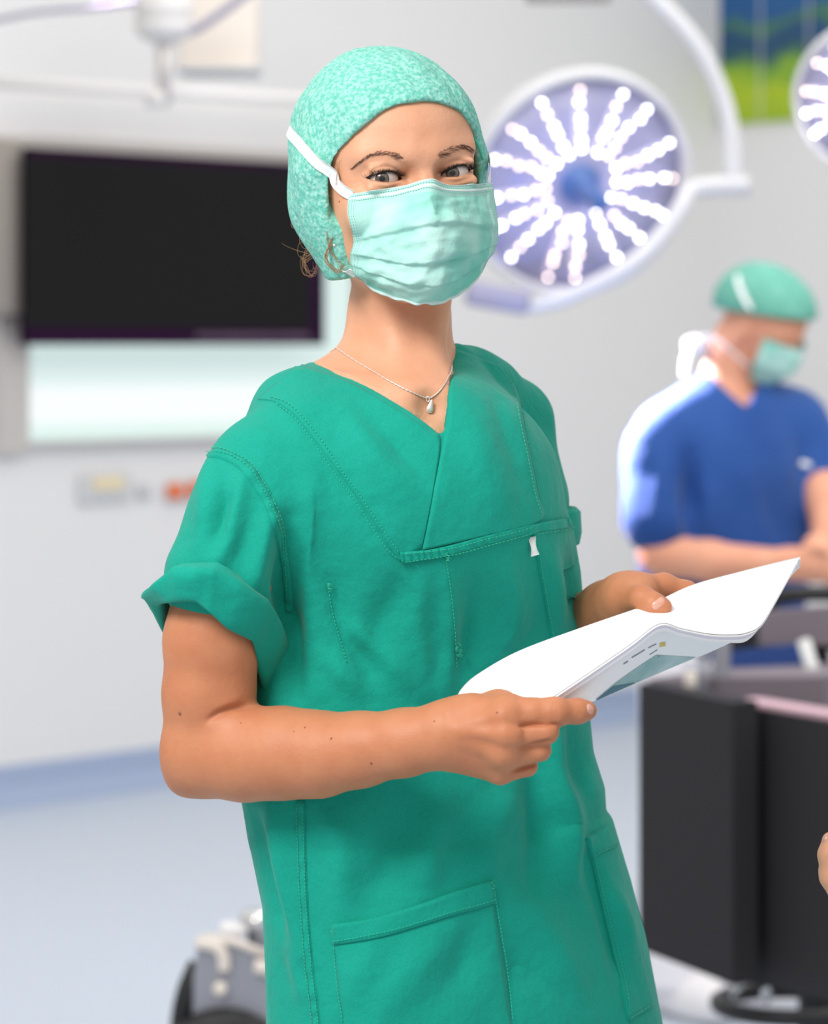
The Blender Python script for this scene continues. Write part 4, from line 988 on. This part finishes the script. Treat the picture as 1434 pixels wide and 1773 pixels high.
# ---- hair: loose curls at the nape and fine wisps
def strand(mb, pts, r=.00022, n=40):
    mb.tube(cr(pts, n), np.linspace(r, r*.45, n), 4)
hb = MB(); random.seed(11)
def curl(mb, pxs, d, j=0, r=.0002): strand(mb, [Q(x+random.uniform(-j, j), y+random.uniform(-j, j), d+random.uniform(-.003, .003)) for x, y in pxs], r)
curl(hb, [(572, 395), (548, 402), (530, 430), (519, 418), (522, 402), (535, 398)], .0)
curl(hb, [(560, 440), (540, 425), (520, 420), (516, 440), (530, 450), (545, 446)], .0)
curl(hb, [(556, 450), (535, 440), (510, 432), (492, 424), (488, 420)], .0)
curl(hb, [(556, 330), (548, 350), (556, 372), (550, 400), (538, 425), (528, 452), (530, 470)], -.03)
curl(hb, [(545, 415), (528, 440), (524, 470), (538, 478), (548, 462), (540, 440)], .0)
curl(hb, [(548, 420), (520, 400), (505, 392), (508, 376), (520, 372)], .0)
for k in range(9): curl(hb, [(552, 430), (532, 428+4*k), (524, 448), (530, 470), (544, 474), (548, 455)], .0, 6, .00014)
for k in range(14): curl(hb, [(576, 405), (570, 425), (564, 445), (572, 462), (586, 470), (594, 458)], -.052, 4, .00022)
for k in range(8): curl(hb, [(572, 385), (568, 405), (572, 430), (582, 448), (590, 455)], -.052, 4, .00018)
curl(hb, [(558, 335), (566, 340), (572, 338), (562, 345), (556, 352), (560, 366)], -.058)
for k in range(7): curl(hb, [(590+k*2, 268-k*3), (586, 285), (583, 305), (582, 325)], -.070, 3, .00012)
hb.build('loose_hair', M['hairl'], body)
er = MB(); er.ell(Q(579, 425, -.052), (.0014, .0014, .0014), None, 8); er.build('ear_stud', M['silver'], body)

# ------------------------------------------------------------------ papers in her hands
doc = empty('paper_document', Q(1040, 1200, -.2), 'bundle of white papers held open in both hands of the woman in green', 'document')
back = [(787, 1216, -.178), (800, 1192, -.168), (830, 1166, -.155), (900, 1127, -.135), (1010, 1086, -.095), (1130, 1044, -.040), (1200, 1013, -.018), (1290, 988, .015), (1385, 964, .055)]
fold = [(870, 1224, -.192), (900, 1222, -.196), (930, 1218, -.205), (948, 1213, -.211), (1010, 1172, -.207), (1090, 1117, -.200), (1142, 1080, -.195), (1180, 1088, -.180), (1225, 1097, -.160), (1262, 1099, -.140), (1292, 1096, -.120), (1318, 1082, -.095), (1345, 1038, -.03), (1384, 967, .052)]
nb = 110
def page(bk_, fo_, lower=None, dz=0., sag=.0):
    B1 = cr([Q(*p) for p in bk_], nb); F1 = cr([Q(*p) for p in fo_], nb); rows = []
    for t in np.linspace(0, 1, 26):
        r = B1*(1-t)+F1*t; r = r+np.array([0, 0, -dz-sag*math.sin(PI*t)])[None]; rows.append(r)
    if lower is not None:
        L1 = cr([Q(*p) for p in lower], nb)
        for t in np.linspace(.08, 1, 16): rows.append(F1*(1-t)+L1*t+np.array([0, -.0012*math.sin(PI*t)-.0*t, -dz*(1-t)])[None])
    return np.array(rows)
G = page(back, fold, None, 0, .006); V_, F_ = sheet_solid(G, .0003); top_page = mobj('top_page', V_, F_, M['paper'], doc)
fold2 = [(p[0]+2, p[1]+4, p[2]+.002) for p in fold]
low = [(872, 1236, -.190), (902, 1236, -.193), (940, 1228, -.196), (985, 1220, -.200), (1030, 1213, -.192), (1075, 1195, -.168), (1120, 1175, -.145), (1165, 1155, -.128), (1205, 1139, -.118), (1240, 1124, -.112), (1278, 1106, -.108), (1308, 1090, -.10), (1345, 1040, -.03), (1384, 968, .053)]
for k in range(3):
    bk2 = [(p[0]+.4, p[1]+.5*k+.5, p[2]) for p in back]; f2 = [(p[0], p[1]+.6*(k+1), p[2]+.0008*(k+1)) for i, p in enumerate(fold)]
    lk = [(p[0]+(2.0 if i < 6 else 0)*(1+k), p[1]+((3.2 if i < 6 else 4.6)*(k+1) if i < 11 else .4), p[2]+.0010*(k+1)) for i, p in enumerate(fold)]
    G = page(bk2, f2, lk, .0003*(k+1), .006); V_, F_ = sheet_solid(G, .0003); mobj('inner_page', V_, F_, M['paper2'] if k == 1 else M['paper'], doc)
f3 = [(p[0], p[1]+(2.2 if i < 11 else .6), p[2]+.0045) for i, p in enumerate(fold)]
G = page([(p[0]+1, p[1]+2, p[2]+.001) for p in back], f3, low, .0012, .0065); V_, F_ = sheet_solid(G, .0003); bp = mobj('printed_page', V_, F_, M['paper'], doc)
Gf = G[25:]; BPg = bvh(Gf.reshape(-1, 3), grid_faces(Gf.shape[0], nb))
drape('printed_photo', [(1030, 1211), (1070, 1178), (1110, 1150), (1136, 1133)], [(1040, 1208), (1095, 1184), (1150, 1160), (1205, 1137)], 12, 30, .0006, M['teal'], bp, BPg, skirt=False)
drape('printed_photo_dark', [(1030, 1212), (1045, 1200), (1062, 1187)], [(1034, 1211), (1060, 1199), (1100, 1181)], 6, 14, .0010, M['tealdark'], bp, BPg, skirt=False)
def ink(pts, wd, m, nm): 
    p = cr(pts, 10); drape(nm, [(a[0], a[1]-wd/2) for a in p], [(a[0], a[1]+wd/2) for a in p], 3, 12, .0007, m, bp, BPg, skirt=False)
ink([(1079, 1149), (1087, 1144)], 2, M['ink'], 'printed_line'); ink([(1093, 1138), (1105, 1131), (1116, 1124)], 1.8, M['ink'], 'printed_line'); ink([(1122, 1121), (1136, 1114)], 1.5, M['ink'], 'printed_line'); ink([(1124, 1133), (1138, 1124)], 1.2, M['ink'], 'printed_line'); ink([(1139, 1136), (1141, 1135)], 2, M['ink'], 'printed_line')
ink([(1142, 1116), (1147, 1115), (1152, 1114)], 7, M['gold'], 'printed_emblem')

# ------------------------------------------------------------------ third person: hand at the right edge
T3 = empty('person', (Q(1700, 0, .1)[0], 2.55, 0), 'hand of a person otherwise outside the frame, fingers at the right edge', 'person')
f = Field((Q(1405, 0, 0)[0], 2.36, Q(0, 1860, 0)[2]), (Q(1800, 0, 0)[0], 2.60, Q(0, 1420, 0)[2]), .0016)
f.chain([Q(1760, 1800, .03), Q(1640, 1690, .02), Q(1560, 1640, .01)], [.036, .026, .024], .012)
f.chain([Q(1560, 1640, .01), Q(1500, 1590, .0)], [.026, .024], .012); f.chain([Q(1540, 1600, .0), Q(1500, 1550, .0)], [.026, .022], .012)
f.chain([Q(1480, 1585, -.01), Q(1441, 1518, -.016), Q(1436, 1480, -.016), Q(1439, 1456, -.014)], [.012, .0100, .0090, .0076], .004, .01)
f.cap(Q(1436, 1507, -.012), Q(1446, 1515, -.012), .0088, .010, .002)
f.chain([Q(1495, 1560, .0), Q(1475, 1495, .005), Q(1480, 1460, .005), Q(1490, 1450, .01)], [.013, .0095, .009, .008], .004, .01)
f.chain([Q(1520, 1550, .01), Q(1510, 1490, .015), Q(1515, 1465, .015)], [.013, .0095, .008], .004, .01)
f.chain([Q(1545, 1560, .01), Q(1545, 1505, .02), Q(1548, 1480, .02)], [.012, .0085, .007], .004, .01)
f.chain([Q(1540, 1640, -.01), Q(1490, 1640, -.03), Q(1462, 1610, -.04)], [.016, .012, .009], .006, .012)
V3, F3 = f.mesh(1); b3 = mobj('hand', V3, F3, M['skin'], T3); nail(bvh(V3, F3), 1427, 1452, .0040, .0042, 1.5, root=b3)
MB().tube([Q(1715, 1755, .025), Q(1840, 1870, .04), Q(1900, 1700, .12), Q(1910, 1300, .16)], [.055, .07, .07, .08], 28).build('sleeve', M['green'], T3)

# ------------------------------------------------------------------ second person in blue
YB = 6.3
def B(px, py, d=0.): return P(px, py, YB+d)
PB = empty('person', (B(1290, 0)[0], YB, 0), 'blurred woman in blue scrubs and green cap bending over the table behind', 'person')
by = math.radians(35); BR = np.stack([[math.cos(by), math.sin(by), 0], [math.sin(by), -math.cos(by), 0], [0, 0, 1.]], 1)
f = Field((B(1060, 0)[0], YB-.42, B(0, 1260)[2]), (B(1560, 0)[0], YB+.35, B(0, 440)[2]), .005)
tilt = math.radians(28)
hF = np.array([math.cos(tilt)*.76, -.65*math.cos(tilt), -math.sin(tilt)]); hF /= np.linalg.norm(hF); hL = np.cross(hF, [0, 0, 1.]); hL = -hL/np.linalg.norm(hL); hU = np.cross(hF, hL); hU = hU if hU[2] > 0 else -hU
R2 = np.stack([hL, hF, hU], 1); HC = B(1322, 556, 0)
g = lambda x, y, z: HC+R2@(np.array([x, y, z])*.001)
f.ell(g(0, -5, 25), E3(76, 98, 84), R2, .02); f.ell(g(0, 36, -25), E3(58, 56, 76), R2, .03); f.cap(g(0, 84, -5), g(0, 104, -38), .008, .012, .01); f.ell(g(-70, 2, -25), E3(10, 18, 30), R2, .01); f.ell(g(70, 2, -25), E3(10, 18, 30), R2, .01)
f.chain([B(1278, 590, .02), B(1250, 690, .03)], [.056, .060], .02); f.ell(B(1262, 770, .0), (.15, .09, .12), BR, .05)
# arms: near forearm, hand, far forearm and hand
f.chain([B(1130, 800, -.12), B(1142, 955, -.15)], [.05, .043], .02); f.chain([B(1148, 962, -.15), B(1230, 972, -.22), B(1370, 978, -.29)], [.046, .041, .030], .02)
f.chain([B(1425, 850, -.02), B(1440, 920, -.10), B(1420, 965, -.2)], [.046, .04, .03], .02)
f.chain([B(1370, 975, -.29), B(1402, 978, -.30)], [.032, .034], .02); f.chain([B(1415, 950, -.25), B(1440, 985, -.28)], [.032, .034], .02)
for k in range(4): f.chain([B(1400, 962+11*k, -.30), B(1432+3*k, 965+11*k, -.31), B(1440, 985+9*k, -.285)], [.0135, .0105, .009], .004, .012)
f.chain([B(1390, 960, -.31), B(1412, 948, -.325), B(1430, 955, -.32)], [.015, .0115, .01], .004, .012)
Vb, Fb = f.mesh(1); bb = mobj('body', Vb, Fb, M['skinb'], PB)
f = Field((B(1040, 0)[0], YB-.38, B(0, 1215)[2]), (B(1600, 0)[0], YB+.38, B(0, 600)[2]), .006)
f.ell(B(1262, 850, .0), (.235, .135, .26), BR, .05); f.ell(B(1250, 1070, .0), (.195, .135, .22), BR, .12)
f.chain([B(1240, 715, .02), B(1160, 758, -.07), B(1136, 800, -.11)], [.070, .070, .066], .04); f.chain([B(1270, 700, .02), B(1370, 740, .08), B(1400, 780, .08)], [.06, .075, .068], .05)
f.chain([B(1132, 775, -.11), B(1140, 898, -.14)], [.060, .078], .02); f.chain([B(1395, 775, .06), B(1415, 870, .0)], [.062, .06], .03)
NB = [(1215, 560), (1208, 625), (1240, 660), (1292, 706), (1318, 660), (1350, 620), (1360, 560)]
def cutb(X, Y, Z):
    px = CX+X/Y*FPX+0*Z; py = HY-(Z-CAMZ)/Y*FPX+0*X; d, _ = polydist(px, py, NB+[NB[0]]); return np.maximum(np.where(insidepoly(px, py, NB), -d, d)*YB/FPX, Y-(YB+.02))
f.op((B(1180, 0)[0], YB-.3, B(0, 740)[2]), (B(1390, 0)[0], YB+.1, B(0, 560)[2]), cutb, .004, 'sub')
f.op(f.lo, f.lo+f.n*f.h, lambda X, Y, Z: (B(0, 1190)[2]-Z)+0*X+0*Y, 0, 'int')
# open sleeve bottoms sit at y ~ 930
V_, F_ = f.mesh(1); px, py = topx(V_)
N_ = vnormals(V_, F_); dd = np.zeros(len(V_))
for pts, amp, wd in (([(1196, 790), (1200, 935)], -30, 15), ([(1150, 780), (1130, 920)], 8, 14), ([(1320, 840), (1360, 940)], -10, 22), ([(1260, 780), (1330, 900)], 7, 26), ([(1390, 780), (1400, 900)], -10, 12), ([(1230, 840), (1240, 940)], 7, 20)):
    d, t = polydist(px, py, pts); dd += amp*np.exp(-(d/wd)**2)*np.sin(PI*np.clip(t*.8+.1, 0, 1))
V_ = V_+N_*(dd*.001*(N_[:, 1] < .2))[:, None]
st = mobj('scrub_top', V_, F_, M['blue'], PB)
mb = MB(); mb.tube([B(1388, 802, -.13), B(1402, 806, -.12)], .006, 8); mb.build('emblem', M['tie'], st)
f = Field((B(1040, 0)[0], YB-.3, 0), (B(1500, 0)[0], YB+.3, B(0, 1110)[2]), .008)
f.ell(B(1245, 1150, .0), (.175, .125, .14), BR, .04)
for s in (-1, 1):
    o = BR@np.array([s*.085, 0, 0]); c0 = B(1235, 0)[0]
    f.chain([np.array([c0, YB, .78])+o, np.array([c0-.0, YB, .42])+o*1.05, np.array([c0-.01, YB, .06])+o*1.1], [.10, .082, .078], .03)
f.op(f.lo, f.lo+f.n*f.h, lambda X, Y, Z: (.06-Z)+0*X+0*Y, 0, 'int')
V_, F_ = f.mesh(1); mobj('trousers', V_, F_, M['white'], PB)
for s in (-1, 1):
    o = BR@np.array([s*.092, .05, 0]); mb = MB(); mb.ell(np.array([c0-.01, YB, .045])+o, (.05, .14, .055), BR, 12); V_ = np.concatenate(mb.V); V_[:, 2] = np.maximum(V_[:, 2], .001); mobj('shoe', V_, mb.F, M['wclog'], PB)
# cap, mask, ties
f = Field(HC-.19, HC+.19, .004)
f.ell(g(0, -6, 36), E3(94, 116, 86), R2, .02); f.ell(g(0, -44, 8), E3(84, 78, 66), R2, .03)
f.op(f.lo, f.lo+f.n*f.h, lambda X, Y, Z: -(((X-HC[0])*R2[0, 2]+(Y-HC[1])*R2[1, 2]+(Z-HC[2])*R2[2, 2])-.018-.35*((X-HC[0])*R2[0, 1]+(Y-HC[1])*R2[1, 1]+(Z-HC[2])*R2[2, 1])), 0, 'int')
V_, F_ = f.mesh(2); cp2 = mobj('surgical_cap', V_, F_, M['capb'], PB); B2 = bvh(V_, F_)
G = []
for v in np.linspace(0, 1, 24):
    r = []
    for u in np.linspace(-1, 1, 30):
        a = u*1.25; z = -8-104*v; rx = 74-14*v*v; ry = 66-10*v*v; bul = 16*math.exp(-(u/.35)**2)*math.sin(PI*(v*.8+.15)); tuck = 1-.30*max(0, v-.6)/.4
        r.append(g(rx*math.sin(a)*tuck, 40+(ry*math.cos(a)+bul)*tuck, z))
    G.append(r)
V_, F_ = sheet_solid(np.array(G), .001); mk2 = mobj('surgical_mask', V_, F_, M['mask'], PB)
def rib2(pp, nm='mask_tie'):
    q = [];
    for p in pp:
        l, nn = hit(B2, p[0], p[1], near=HC+np.array([0, -.06, 0]), maxd=.12)
        if nn[1] > 0: nn = -nn
        q.append(l+nn*.004)
    p = cr(q, 30); T_ = np.gradient(p, axis=0); T_ /= np.linalg.norm(T_, axis=1)[:, None]; G = []
    for i in range(30): nn = p[i]-HC; nn /= np.linalg.norm(nn); b = np.cross(T_[i], nn); b /= np.linalg.norm(b); G.append([p[i]+b*.011*k for k in (-.5, 0, .5)])
    V_, F_ = sheet_solid(np.array(G), .0015); mobj(nm, V_, F_, M['tie'], mk2)
rib2([(1268, 462), (1282, 495), (1300, 530), (1322, 565), (1332, 588)])
MB().tube(cr([g(-60, 52, -85), B(1262, 605, -.075), B(1236, 584, -.045), B(1215, 585, .0)], 24), .0055, 8, flat=.4).build('mask_tie', M['tie'], mk2)
mb = MB(); mb.ell(B(1206, 596, .03), (.028, .026, .018), None, 12); mb.tube(cr([B(1200, 596, .02), B(1190, 620, -.01), B(1186, 650, -.03)], 12), .008, 8, flat=.4); mb.build('tie_knot', M['tie'], mk2)

# ------------------------------------------------------------------ operating table with hanging black leg plates
OT = empty('operating_table', P(1330, 1730, 5.1)*np.array([1, 1, 0]), 'operating table with two hanging black leg plates in front of the woman in blue', 'operating table')
def panel(pl, pr, t):       # upright padded plate from corner pixels/depths: pl=(px,pytop,pybot,Y)
    a0, a1 = P(pl[0], pl[1], pl[3]), P(pl[0], pl[2], pl[3]); b0, b1 = P(pr[0], pr[1], pr[3]), P(pr[0], pr[2], pr[3])
    G = np.array([[((a0*(1-u)+b0*u)*(1-v)+(a1*(1-u)+b1*u)*v) for u in np.linspace(0, 1, 24)] for v in np.linspace(0, 1, 24)])
    return sheet_solid(G, -t)
V_, F_ = panel((1149, 1180, 1638, 5.1), (1312, 1214, 1700, 4.85), .05); lp = mobj('leg_plate', V_, F_, M['black'], OT, False)
V_, F_ = panel((1309, 1216, 1690, 5.0), (1560, 1262, 1745, 4.65), .05); mobj('leg_plate', V_, F_, M['black'], OT, False)
mb = MB(); mb.tube([P(1222, 1100, 5.15), P(1210, 1195, 5.15)], .012, 14); mb.tube([P(1250, 1110, 5.2), P(1248, 1195, 5.2)], .016, 14); mb.box(P(1205, 1168, 5.12), (.04, .03, .035), None, .008); mb.build('hinge_bracket', M['grey'], OT, sharp=50)
mb = MB(); mb.box(P(1196, 1178, 5.08), (.022, .02, .03), None, .006); mb.build('clamp_knob', M['beige'], OT, sharp=50)
V_, F_ = panel((1312, 1207, 1218, 5.02), (1560, 1246, 1262, 4.7), .06); mobj('seat_mat', V_, F_, M['pinkpad'], OT, False)
V_, F_ = panel((1262, 1150, 1200, 5.5), (1560, 1145, 1225, 5.3), .3); mobj('table_pad', V_, F_, M['mauve'], OT, False)
V_, F_ = panel((1265, 1128, 1160, 5.42), (1392, 1112, 1155, 5.38), .02); mobj('restraint_strap', V_, F_, M['strap'], OT, False)
mb = MB(); mb.tube([P(1392, 1110, 5.3), P(1424, 1215, 5.25)], .013, 14); mb.build('side_rail', M['lgrey'], OT)
for (a, b) in (((1292, 1690, 5.15), (1258, 1728, 5.15)), ((1328, 1675, 5.1), (1326, 1735, 5.1))): MB().tube([P(*a), P(*b)], .009, 12).build('chrome_post', M['chrome'], OT)
mb = MB()
c0 = P(1368, 1738, 5.1); ring = [c0+np.array([.125*math.cos(a), .11*math.sin(a), 0]) for a in np.linspace(0, 2*PI, 49)]; mb.tube(ring, .015, 14, False)
mb.lathe([(.002, 0), (.035, 0), (.035, .10), (.03, .6), (.002, .6)], (c0[0]+.05, c0[1]+.02, .0), None, 24)
for k in range(5): a = 2*PI*k/5+.3; mb.tube([(c0[0]+.05, c0[1]+.02, .12), (c0[0]+.05+.26*math.cos(a), c0[1]+.02+.2*math.sin(a), .05)], .018, 10); mb.ell((c0[0]+.05+.26*math.cos(a), c0[1]+.02+.2*math.sin(a), .032), (.032, .032, .032), None, 8)
mb.build('foot_ring_base', M['blk'], OT, sharp=60)
# black instrument chair back / head rest
HRt = empty('padded_armrest', P(1360, 1110, 5.45), 'mauve pad in a curved black frame under the hands of the woman in blue', 'armrest')
mb = MB(); mb.tube(cr([P(1322, 1118, 5.5), P(1322, 1075, 5.5), P(1338, 1042, 5.5), P(1372, 1030, 5.48), P(1440, 1028, 5.45), P(1530, 1034, 5.4)], 40), .015, 14); mb.tube([P(1300, 1112, 5.5), P(1420, 1116, 5.46), P(1540, 1116, 5.4)], .012, 12); mb.build('frame', M['blk'], HRt)
V_, F_ = panel((1330, 1056, 1112, 5.5), (1560, 1040, 1112, 5.4), .06); mobj('pad', V_, F_, M['mauve'], HRt, False)
mb = MB(); mb.box(P(1275, 1098, 5.65), (.09, .10, .10), None, .015); mb.tube([P(1275, 1098, 5.65), P(1290, 1180, 5.6)], .02, 12); mb.box(P(1300, 1060, 5.6), (.07, .08, .13), None, .015); mb.build('pivot_block', M['blk'], HRt, sharp=50)
mb = MB(); mb.tube([P(1420, 1116, 5.46), P(1430, 1160, 5.45)], .014, 10); mb.build('stem', M['blk'], HRt)

# ------------------------------------------------------------------ wheeled unit at the lower left
YU = 5.0
U = empty('equipment_trolley', P(400, 1700, YU)*np.array([1, 1, 0]), 'grey metal trolley base with black wheel guard at lower left', 'trolley')
def Up(px, py, d=0.): return P(px, py, YU+d)
mb = MB(); prof_ = [(342, 1632), (352, 1622), (385, 1625), (470, 1650), (560, 1672), (560, 1960), (330, 1960), (334, 1700)]
A_ = np.array([Up(x, y, -.02*0) for x, y in prof_]); Bq = np.array([Up(x, y, .22) for x, y in prof_]); k = len(prof_)
mb.add(np.vstack([A_, Bq]), [tuple(range(k))[::-1], tuple(range(k, 2*k))]+[(i, (i+1) % k, k+(i+1) % k, k+i) for i in range(k)])
o = mb.build('housing', M['grey'], U, False); bv = o.modifiers.new('bevel', 'BEVEL'); bv.width = .008; bv.segments = 3
V_ = [P(395, 1730, 5.0)]
mb = MB(); mb.tube(cr([Up(340, 1632, -.012), Up(372, 1638, -.015), Up(386, 1655, -.015), Up(388, 1680, -.015)], 20), .011, 12); mb.tube([Up(352, 1622, -.01), Up(410, 1632, -.01), Up(470, 1656, -.01)], .007, 10); mb.build('handle_bar', M['beige'], U)
mb = MB(); mb.tube([Up(381, 1712, -.03), Up(381, 1712, .02)], .012, 16); mb.build('bolt', M['beige'], U)
mb = MB(); mb.tube([Up(440, 1672, -.03), Up(475, 1680, -.03)], .012, 12); mb.build('latch', M['beige'], U)
mb = MB(); c0 = Up(446, 1640, .05); mb.lathe([(.002, -.02), (.018, -.02), (.018, .03), (.030, .036), (.032, .05), (.027, .062), (.002, .065)], c0, None, 28); mb.build('chrome_knob', M['chrome'], U)
mb = MB(); mb.box(Up(405, 1610, .05), (.05, .06, .022), None, .008); mb.build('white_cap', M['wclog'], U, sharp=50)
mb = MB(); mb.tube(cr([Up(345, 1668, .03), Up(325, 1715, .02), Up(314, 1770, .02), Up(312, 1850, .02), Up(314, 1945, .02)], 30), .019, 14); mb.build('wheel_guard', M['blk'], U)
mb = MB(); mb.lathe([(.002, -.025), (.10, -.025), (.115, -.018), (.12, 0), (.115, .018), (.10, .025), (.002, .025)], Up(388, 1866, -.01), np.array([[1, 0, 0], [0, 0, -1], [0, 1, 0.]]), 40); mb.build('wheel', M['blk'], U, sharp=60)
